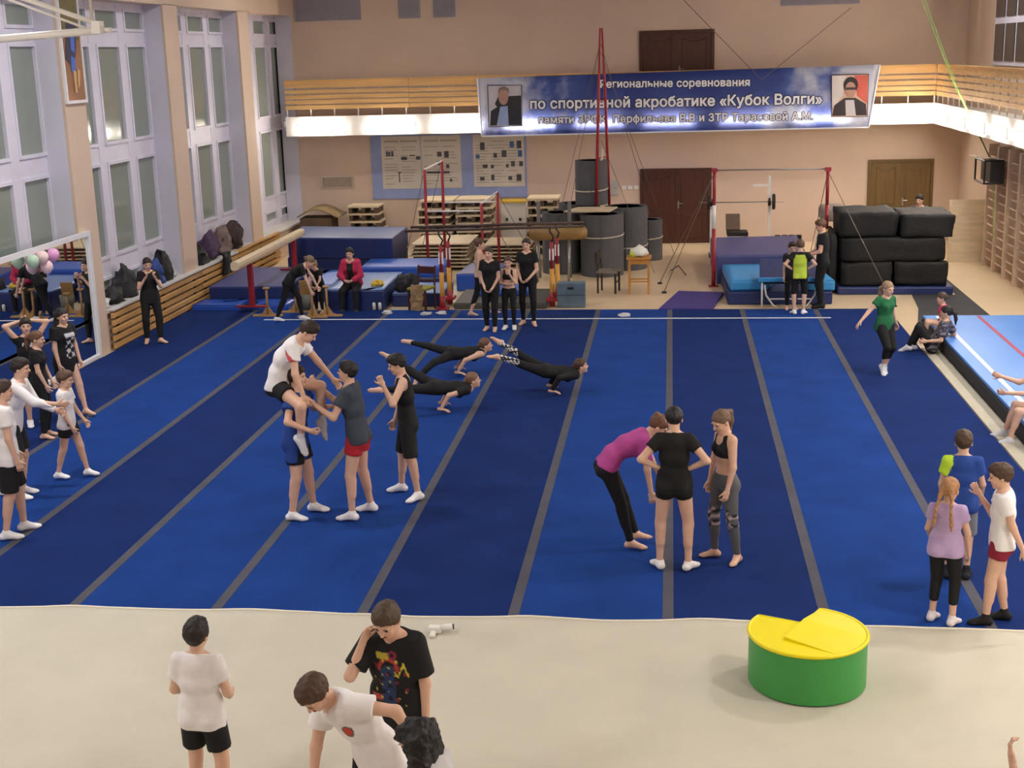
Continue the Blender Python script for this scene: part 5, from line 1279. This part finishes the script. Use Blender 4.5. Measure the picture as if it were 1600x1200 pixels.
person('man in white T-shirt and black shorts sitting on another man\'s shoulders', 1.76, BASE, -90, pz=.862, pel=(0, -.085, 0), lean=27, curl=14, plean=5, lR=((.52, .74, -.36), (-.28, -.16, -1)), lL=((-.30, .93, -.16), (.1, .02, -1)), fdR=(0, .5, -.85), fdL=(0, .45, -.9),
    aR=((.32, .12, -.95), (.0, .30, -.95)), aL=((-.15, .55, -.8), (.0, .6, -.75)), hp=42, hairc='2a1c16', cR=.5, wear=(('shirt', WH, {'hem': .04, 'paint': multi(stamp('d0505a', lambda L, v: (L[:, 0] > .17) & (np.abs(L[:, 2]-.11) < .025)), stamp('c8323c', lambda L, v: front(L) & (np.abs(L[:, 0]-.03) < .05) & (np.abs(L[:, 2]-.05) < .02)))}), ('shorts', BK, {'len': .45}), ('socks', 'e2e2e4', {'h': .25})), **MID)
# -- the three on their hands
def planche(label, hpx, yaw, H, hip_z, lean, lL, lR, fl, fr, hair, hairc, wear, hp=-8, back=-.02, fwd=.03, **k):
    return person(label, H, gp(*hpx), yaw, fem=True, pz=hip_z, pel=(0, back, 0), lean=lean, plean=lean, lL=lL, lR=lR, fdL=fl, fdR=fr, aL=(-.11, fwd, .045), aR=(.11, fwd, .045), apL=(-.5, -.5, 1), apR=(.5, -.5, 1), hdL=(-.35, 1, -.08), hdR=(.35, 1, -.08), thL=(1, .2, 0), thR=(-1, .2, 0), cL=.02, cR=.02, hp=hp, hair=hair, hairc=hairc, wear=wear, **k)
LG = {'len': .97}
planche('woman in black balancing on bent arms nearest the tank-top man', (684, 642), -82, 1.62, .215, 93, ((-.34, -.82, .46), (-.28, -.82, .5)), ((.3, -.95, .10), (.2, -.97, .06)), (0, -1, .3), (0, -1, .1), 'tied', '7a5a42', (('shirt', BK, {'hem': .03, 'inf': .010}), ('leggings', BK, LG)), vox=.0115)
planche('woman in black balancing on bent arms with one knee drawn in', (710, 585), -80, 1.60, .215, 90, ((-.55, -.82, .14), (-.5, -.85, .12)), ((.62, -.6, -.1), (.35, -.62, -.45)), (0, -1, .1), (.3, -.7, -.7), 'tied', '6a4a38', (('tank', BK, {'hem': .02, 'inf': .010}), ('leggings', BK, LG)), vox=.0125)
fl = stamp('d8d8dc', lambda L, v: (hn(np.stack([v[:, 0], v[:, 1], v[:, 2]], -1)*1.0+np.stack([v[:, 1]]*3, -1), 60) > .15) & (v[:, 1] < -.42))
planche('woman in black with flowered leggings kicking both legs up behind', (855, 614), -80, 1.60, .215, 97, ((-.22, -.80, .50), (-.14, -.82, .5)), ((.2, -.86, .36), (.14, -.86, .38)), (0, -.95, .3), (0, -.95, .3), 'tied', '4a3428', (('shirt', BK, {'hem': .03, 'inf': .010, 'sleeve': 1.9}), ('leggings', BK, {'len': .97, 'paint': fl})), vox=.0125)
# -- trio right of centre
person('woman in pink T-shirt and black leggings bending forward', 1.68, gp(984, 853), -82, fem=True, pel=(0, -.135, 0), pz=.515, lean=58, curl=6, plean=25, lR=(.06, 0, 0), lL=(-.05, .05, 0), tL=5, tR=-15,
    aR=((.12, .06, -1), (.0, .16, -1)), aL=((-.1, .3, -.9), (0, .4, -.8)), hp=38, hair='bun', hairc='6a4632', cR=.25, wear=(('shirt', 'b84a98', {'hem': .0, 'sleeve': .7}), ('leggings', BK, LG)), **MID)
person('dark-haired woman in black shorts and T-shirt seen from behind, hands on hips', 1.64, gp(1053, 889), -3, fem=True, lL=(-.085, 0, 0), lR=(.085, -.01, 0), tL=28, tR=-32,
    aL=((-.62, -.32, -.66), (.72, .35, -.45)), aR=((.62, -.32, -.66), (-.72, .35, -.45)), cL=.8, cR=.8, hair='tied', hairc='1a1214', hp=16, hy=8, hinf=.012, wear=(('shirt', BK, {'hem': .02, 'inf': .010, 'sleeve': .5}), ('shorts', BK, {'len': .30, 'inf': .007, 'flare': -.2}), ('socks', 'f4f2f0', {'h': .06})), **MID)
lgp = multi(stamp('b8a4a8', lambda L, v: (hn(v, 70) > .2) & (v[:, 2] > .36) & (v[:, 2] < .56)), stamp('26262a', lambda L, v: (hn(v, 55, 2) > .55) & (v[:, 2] > .34) & (v[:, 2] < .58)))
person('young woman in black bra top and grey patterned leggings looking down', 1.57, gp(1132, 875), 118, fem=True, lR=(.07, .03, 0), lL=(-.075, -.05, 0), tR=-25, tL=35,
    aL=((-.22, .1, -1), (-.0, .28, -1)), aR=((.2, .1, -1), (.02, .2, -1)), hp=24, hy=8, hair='pony', hairc='6e5644', ponyz=.06, wear=(('bra', BK), ('leggings', '5c5c60', {'len': .93, 'paint': lgp, 'top': .03})), **MID)
# -- right side
person('girl in green T-shirt walking on tiptoe with arms held out', 1.45, gp(1379, 584), -150, fem=True, lL=(-.03, -.01, .035), lR=(.035, .04, .045), fdL=(0, .6, -.8), fdR=(0, .6, -.8),
    aR=((.72, -.1, -.7), (.78, .12, -.62)), aL=((-.35, -.3, -.9), (-.42, -.1, -.9)), hp=10, hy=10, hair='bob' if False else 'pony', hairc='a08468', ponyz=.0, cR=.2, wear=(('shirt', '1d6a40', {'hem': .08, 'sleeve': .45}), ('leggings', BK, {'len': .12, 'inf': .014}), ('socks', 'f2f2f2', {'h': .2})), **MID)
person('boy in blue T-shirt with one neon yellow sleeve, seen from behind', 1.45, gp(1494, 903), -6, lL=(-.06, .0, 0), lR=(.06, 0, 0), hairc='4a3828', aR=((.25, .15, -1), (.05, .55, -.8)), aL=((-.2, .1, -1), (.1, .3, -1)), hp=8,
    wear=(('shirt', '1f4596', {'hem': .10, 'paint': multi(stamp('c6ee3a', lambda L, v: (L[:, 0] < -.105-.35*np.maximum(0, .17-L[:, 2])) & (L[:, 2] > .02)))}), ('shorts', '7a7f88', {'len': .92}), ('shoes', '1c1e26', {'h': .22})), **MID)
person('girl with two long braids in lilac T-shirt and black leggings', 1.33, gp(1471, 973), -14, fem=True, lL=(-.065, .02, 0), lR=(.065, -.03, 0), tL=-20, tR=-25, hair='braids', hairc='a87a52', aR=((.3, .1, -1), (.1, .2, -1)), aL=((-.2, .25, -.9), (.1, .6, -.6)), hp=12, hy=-15,
    wear=(('shirt', 'b9a0cc', {'hem': .08, 'sleeve': .5}), ('leggings', BK, {'len': .55}), ('socks', 'eadfe2', {'h': .14})), **MID)
trim = stamp('f0e6e8', lambda L, v: np.zeros(len(v), bool))
person('boy in white T-shirt and maroon shorts standing at the carpet corner', 1.46, gp(1556, 973), 78, lL=(-.05, .06, 0), lR=(.06, -.05, 0), tL=8, tR=0, bulk=1.06, hairc='4a3526', hp=12, aL=((-.12, -.32, -.95), (-.1, -.42, -.85)), aR=((.1, .3, -.9), (.0, .5, .75)), cL=.3,
    wear=(('shirt', WH, {'hem': .05}), ('shorts', '8a1f35', {'len': .38, 'name': 'shorts'}), ('socks', '17171a', {'h': .16})), **MID)
person('child in pink T-shirt sitting on the edge of the tumbling mat', 1.12, (4.64, 22.9, 0), 82, pz=.30, lL=((-.15, .95, .1), (0, .15, -1)), lR=((.2, .95, .05), (0, .1, -1)), lean=3, fem=True, hair='tied', hairc='4a382c', aL=((-.2, .2, -1), (.1, .3, -.9)), hp=10, wear=(('shirt', 'e04a6c', {'hem': .04}), ('shorts', BK, {'len': .35})), **FAR)
chk = stamp('7a7480', lambda L, v: (np.sin(v[:, 2]*75)*np.sin(v[:, 0]*75+v[:, 1]*40) > .1))
person('youth in checked shirt and sneakers lounging on the floor against the mat', 1.55, (4.30, 22.05, 0), 70, pz=.085, lean=-38, curl=18, plean=-25, lL=((-.12, .55, .85), (.05, .42, -.9)), lR=((.12, .6, .8), (-.05, .25, -.95)), fdL=(0, .9, -.2), fdR=(0, .9, -.2), aL=((-.35, .1, -.9), (-.1, .9, -.1)), aR=((.3, -.4, -.8), (.2, .6, -.3)), hair='pony', ponyz=.0, hairc='1e1818', hp=5,
    wear=(('shirt', '3a3640', {'hem': .05, 'sleeve': .8, 'paint': chk}), ('trousers', BK, {'len': .93, 'inf': .012}), ('shoes', 'cfcfd2', {'h': .1})), **FAR)
person('person at the right edge sitting on the tumbling mat, arms stretched forward', 1.62, (4.80, 16.95, 0), 84, pz=.232, lL=((-.12, .88, .1), (0, .22, -1)), lR=((.14, .88, .14), (0, .3, -1)), lean=14, aL=((-.1, .75, -.6), (.05, 1, .0)), aR=((.1, .8, -.35), (0, .95, .3)), cL=.9, cR=.9, hairc='3a2c22', wear=(('shirt', '6a6e78', {}), ('shorts', '2a2c34', {'len': .5}), ('shoes', 'c8c8cc', {'h': .12})), **MID)
# -- left side group
person('boy in white T-shirt and black shorts walking towards the middle', 1.37, gp(115, 747), -84, lR=(.04, -.125, 0), lL=(-.04, .125, 0), tL=0, tR=0, hairc='5a4232', hp=8, aR=((.12, .1, -1), (-.05, .4, -.9)), aL=((-.1, .25, -1), (0, .5, -.8)), wear=(('shirt', WH, {'hem': .08, 'paint': stamp('c85a5a', lambda L, v: (L[:, 1] < -.03) & (np.abs(L[:, 0]) < .06) & (np.abs(L[:, 2]+.02) < .02))}), ('shorts', BK, {'len': .5}), WS), **MID)
person('youth in white T-shirt and black shorts at the left edge, seen from behind', 1.74, gp(17, 838), -58, lL=(-.07, .09, 0), lR=(.06, -.03, 0), hairc='3a2a20', aR=((.16, .05, -1), (.0, .25, -1)), aL=((-.15, .1, -1), (0, .3, -1)), pel=(0, .04, 0), wear=(('shirt', WH, {'hem': .09}), ('shorts', BK, {'len': .9}), WS), **MID)
person('man in white long-sleeved top stretching an arm to the walking boy', 1.70, gp(33, 776), -80, lean=16, aR=((.15, .72, -.6), (-.05, .97, -.12)), aL=((-.1, .4, -.9), (.0, .8, -.4)), hp=5, hairc='241a16', cR=.25, wear=(('shirt', WH, {'hem': .08, 'sleeve': 1.95}), ('shorts', '1a1a1e', {'len': .8}), WS), **MID)
person('dark-haired youth mostly hidden at the left edge beside the white long-sleeved man', 1.66, gp(-9, 770), -70, lean=6, hairc='1e1614', hp=15, wear=(('shirt', '4a2a38', {'hem': .08}), ('shorts', BK, {'len': .8}), WS), **MID)
bars = stamp('d8d8de', lambda L, v: front(L) & (np.abs(L[:, 2]-.11) < .035) & (np.abs(L[:, 0]) < .10) & (np.sin(L[:, 0]*95+L[:, 2]*40) > -.1))
person('boy in black printed T-shirt clasping both hands on his head', 1.55, gp(58, 664), -140, hairc='2a1e18', hp=0, hy=-10, aL=(-.045, -.02, .975), aR=(.045, -.02, .975), apL=(-1, .3, .1), apR=(1, .3, .1), hdL=(.9, -.2, .25), hdR=(-.9, -.2, .25), cL=.3, cR=.3, wear=(('shirt', BK, {'paint': bars}), ('shorts', BK, {'len': .85}), WS), **MID)
person('girl with a ponytail in black T-shirt and trousers, arms hanging', 1.50, gp(72, 684), -78, fem=True, hair='pony', hairc='6a4a34', hp=8, aR=((.12, .15, -1), (-.1, .35, -.9)), aL=((-.1, .2, -1), (.1, .4, -.9)), wear=(('shirt', BK, {'hem': .12}), ('leggings', BK, {'len': .92, 'inf': .014})), **MID)
wpr = stamp('c8c8d0', lambda L, v: front(L) & (((np.abs(L[:, 2]-.10) < .03) & (np.abs(L[:, 0]+.01) < .10)) | ((L[:, 2] < .06) & (L[:, 2] > -.26) & (np.abs(L[:, 0]+.02) < .085) & (hn(L, 42, 1) > .12))))
person('tall dark-haired girl in long black T-shirt with white print', 1.60, gp(112, 650), -112, fem=True, hair='long', hairc='1e1818', hlen=.02, hp=5, lL=(-.05, .14, 0), lR=(.05, -.08, 0), aR=((.2, .05, -1), (.05, .3, -1)), aL=((-.1, .2, -1), (0, .3, -1)), wear=(('shirt', BK, {'hem': .18, 'inf': .028, 'paint': wpr}),), **MID)
person('woman in black standing before the slatted screen with hands at her mouth', 1.58, gp(241, 536), -148, fem=True, hair='tied', hairc='2a1e1c', hp=14, lL=(-.07, .04, 0), lR=(.07, -.03, 0), tL=40, tR=-20, aL=((-.25, .35, -.9), (.5, .45, .85)), aR=((.25, .35, -.9), (-.5, .45, .85)), wear=(('shirt', BK, {'hem': .10}), ('trousers', BK, {'len': .90, 'inf': .014})), **FAR)
# -- back edge of the carpet
person('girl in black with white socks bending over the wooden handstand canes', 1.50, gp(455, 501), -84, fem=True, lR=(.05, -.18, 0), lL=(-.05, .14, 0), tL=0, tR=0, pz=.50, lean=48, curl=8, plean=25, hp=40, hair='tied', hairc='7a6250', aR=((.1, .35, -.95), (0, .3, -.95)), aL=((-.1, .55, -.8), (0, .4, -.9)), cL=.7, cR=.7, wear=(('shirt', BK, {'hem': .05}), ('leggings', BK, LG), ('socks', 'f2f2f2', {'h': .08})), **FAR)
person('small boy in black leaning on a handstand cane', 1.12, gp(500, 489), 165, lean=12, hp=35, hairc='8a6e52', aL=((-.1, .4, -.9), (.25, .5, -.8)), aR=((.1, .4, -.9), (-.25, .5, -.8)), wear=(('shirt', BK, {}), ('trousers', BK, {'len': .9})), **FAR)
def jk(C, L, v): C[(np.abs(L[:, 0]) < .07+.1*np.maximum(0, -.02-L[:, 2])) & (L[:, 1] > 0) & (L[:, 2] < .2)] = np.array(srgb('1a1a1c'))
person('woman in a raspberry red jacket sitting on the edge of the silvery mat', 1.63, (-6.42, 26.2, 0), 178, fem=True, pz=.318, lL=((-.14, .92, -.2), (0, .02, -1)), lR=((.14, .92, -.2), (0, .02, -1)), lean=14, hp=5, hair='tied', hairc='1e1414', hinf=.012, aL=((-.3, .25, -.9), (.62, .68, -.35)), aR=((.3, .25, -.9), (-.62, .68, -.35)), cL=.7, cR=.7, wear=(('jacket', 'b3254e', {'hem': .02, 'sleeve': 1.92, 'paint': jk}), ('trousers', '16161a', {'len': .92, 'inf': .014}), ('shoes', '28282c', {'h': .1})), **FAR)
person('girl with a hair bun in pale top and black capris walking behind the three', 1.52, gp(752, 494), -82, fem=True, hair='bun', hairc='5a4030', lR=(.04, -.14, 0), lL=(-.04, .16, 0), hp=2, aR=((.12, -.1, -1), (0, .15, -1)), wear=(('tank', 'd2aa92', {'hem': .02}), ('leggings', BK, {'len': .4})), **FAR)
person('woman in black T-shirt and trousers with clasped hands, left of the three', 1.56, gp(768, 517), 172, fem=True, hair='tied', hairc='3a2a24', hp=4, hy=-4, aL=((-.15, .05, -1), (.38, .5, -.8)), aR=((.15, .05, -1), (-.42, .5, -.8)), lL=(-.05, .02, 0), lR=(.06, -.03, 0), wear=(('shirt', BK, {'hem': .12}), ('trousers', BK, {'len': .93, 'inf': .012})), **FAR)
person('girl in black bra top with a hand at her mouth, middle of the three', 1.36, gp(797, 514), 176, fem=True, hair='tied', hairc='4a362c', hp=6, aL=((-.1, .3, -.95), (.45, .35, .9)), aR=((.2, .15, -1), (-.85, .5, -.05)), lL=(-.06, 0, 0), lR=(.06, 0, 0), wear=(('bra', BK), ('leggings', BK, LG), ('socks', 'f4f4f4', {'h': .06})), **FAR)
person('tall woman in black with hands together, right of the three', 1.64, gp(826, 508), 168, fem=True, hair='tied', hairc='3a2a22', hp=4, hy=5, aL=((-.22, .05, -1), (.45, .55, -.6)), aR=((.2, .05, -1), (-.38, .55, -.6)), lL=(-.07, .02, 0), lR=(.07, -.03, 0), tL=30, wear=(('shirt', BK, {'hem': .08}), ('leggings', BK, LG)), **FAR)
# -- trampoline corner
lime = stamp('c3dc48', lambda L, v: (L[:, 1] < .0) & (np.abs(L[:, 0]) < .15-.5*np.maximum(0, L[:, 2]-.08)) & (L[:, 2] < .19))
person('child in black shirt with a lime green back panel, hands on hips', 1.42, gp(1248, 491), -2, hairc='5a4432', lL=(-.06, 0, 0), lR=(.06, 0, 0), tL=25, tR=-25, hp=18, aL=((-.62, -.25, -.7), (.68, .3, -.5)), aR=((.62, -.25, -.7), (-.68, .3, -.5)), cL=.8, cR=.8, wear=(('shirt', BK, {'hem': .06, 'paint': lime}), ('shorts', BK, {'len': 1.02, 'flare': .3}), WS), **FAR)
person('grown man in black polo shirt and trousers beside the trampoline', 1.72, (2.93, 25.98, .03), 82, hairc='6a4c38', bulk=1.08, hp=18, aL=((-.1, .15, -1), (.1, .85, -.3)), aR=((.1, .15, -1), (-.1, .8, -.3)), wear=(('shirt', BK, {'hem': .10}), ('trousers', BK, {'len': .96, 'inf': .016}), ('shoes', '1a1a1c', {'h': .1})), **FAR)
person('child almost hidden in front of the lime-backed child', 1.32, (2.33, 25.78, .03), 186, hairc='2e2018', hp=10, wear=(('shirt', '2a2a30', {}), ('trousers', BK, {'len': .9})), **FAR)
q28 = on_y(1438, 304, 30.3)
person('boy in dark grey top looking over the pile of black bags', float(q28[2]), (q28[0], 30.3, 0), 150, hairc='2a201c', hp=10, wear=(('shirt', '3c3c42', {'sleeve': 1.9}), ('trousers', BK, {'len': .9})), **FAR)
# -- foreground on the beige mat
def by_head(px, py, z): p = ground(px, py, z); return (p[0], p[1], .045)
person('boy in white T-shirt and black shorts seen from behind on the beige mat', 1.40, by_head(303, 974, 1.43), -4, hairc='1e1614', hp=4, lL=(-.07, 0, 0), lR=(.10, -.03, 0), aL=((-.28, .05, -1), (.25, .75, -.45)), aR=((.28, .05, -1), (-.25, .75, -.45)), bulk=1.03, wear=(('shirt', WH, {'hem': .10, 'sleeve': .6}), ('shorts', BK, {'len': .72})), **NEAR)
def print37(C, L, v):
    z, x = L[:, 2], L[:, 0]; fr = (L[:, 1] > .02)
    def setc(m, c): C[m & fr] = np.array(srgb(c))
    n1 = hn(L, 48, .7); n2 = hn(L, 63, 2.0)
    setc((np.abs(x) < .12) & (z < .10) & (z > -.22) & (n1 > .75), '7a2a30'); setc((np.abs(x-.005) < .05) & (z < .06) & (z > -.22) & (n2 > -.5), '22385e')
    setc((np.abs(np.hypot((x-.0), z-.04)-.062) < .012) & (z > .02), 'a83a34'); setc((np.abs(x-.04) < .045) & (np.abs(z-.125) < .020), 'b8a83a')
    setc((x < -.05) & (x > -.13) & (np.abs(z-.03-.035*np.sin((x+.05)*95)) < .012), 'd8c840'); setc((np.abs(np.hypot(x+.03, z-.135)-.022) < .008), '8a2a48')
    setc((np.abs(x-.09) < .04) & (np.abs(z+.17) < .02), 'b04a3a'); setc((np.abs(x) < .11) & (z < .1) & (z > -.24) & (n2 > 1.0), 'c8b848')
person('youth in black T-shirt with a colourful print, touching his temple', 1.66, by_head(612, 934, 1.69), 168, hairc='4a3a2c', hp=32, hy=-4, aR=((.26, .62, -.62), (-.34, -.22, .95)), aL=((-.2, .0, -1), (-.02, .12, -1)), cR=.4, thR=(-.3, -.5, .5), wear=(('shirt', BK, {'hem': .12, 'sleeve': .78, 'inf': .018, 'paint': print37}), ('shorts', '1c1c20', {'len': .8})), **NEAR)
emb = multi(stamp('6a6460', lambda L, v: front(L) & (np.hypot(L[:, 0]+.07, L[:, 2]-.06) < .042)), stamp('d04438', lambda L, v: front(L) & (np.hypot(L[:, 0]+.07, L[:, 2]-.06) < .030)))
pz_ = by_head(540, 1090, 1.36)
person('youth in white T-shirt with a red emblem leaning over sideways', 1.66, (pz_[0]+.16, pz_[1]+.08, .045), 148, hairc='4a3424', lean=24, curl=10, plean=8, hp=50, hy=18, side=26, aL=((-.78, -.5, -.12), (-.5, -.2, -.8)), aR=((.1, .25, -1), (0, .2, -1)), wear=(('shirt', WH, {'hem': .10, 'paint': emb, 'inf': .018}), ('shorts', BK, {'len': .8})), **NEAR)
person('person with long curly black hair at the bottom edge', 1.52, by_head(700, 1146, 1.50), 75, fem=True, hair='curly', hairc='0b090a', hlen=.34, hp=25, hinf=.022, lean=16, wear=(('shirt', 'c8c8cc', {}), ('shorts', BK, {'len': .8})), **NEAR)
hq = ground(1566, 1180, 1.42)
person('person below the frame whose raised hand shows at the lower right', 1.34, (hq[0]-.13, hq[1]-.33, .045), 0, aR=((.2, .55, .6), (-.1, .45, .9)), hairc='4a3426', wear=(('shirt', '8a8e96', {}), ('shorts', BK, {'len': .7})), **NEAR)
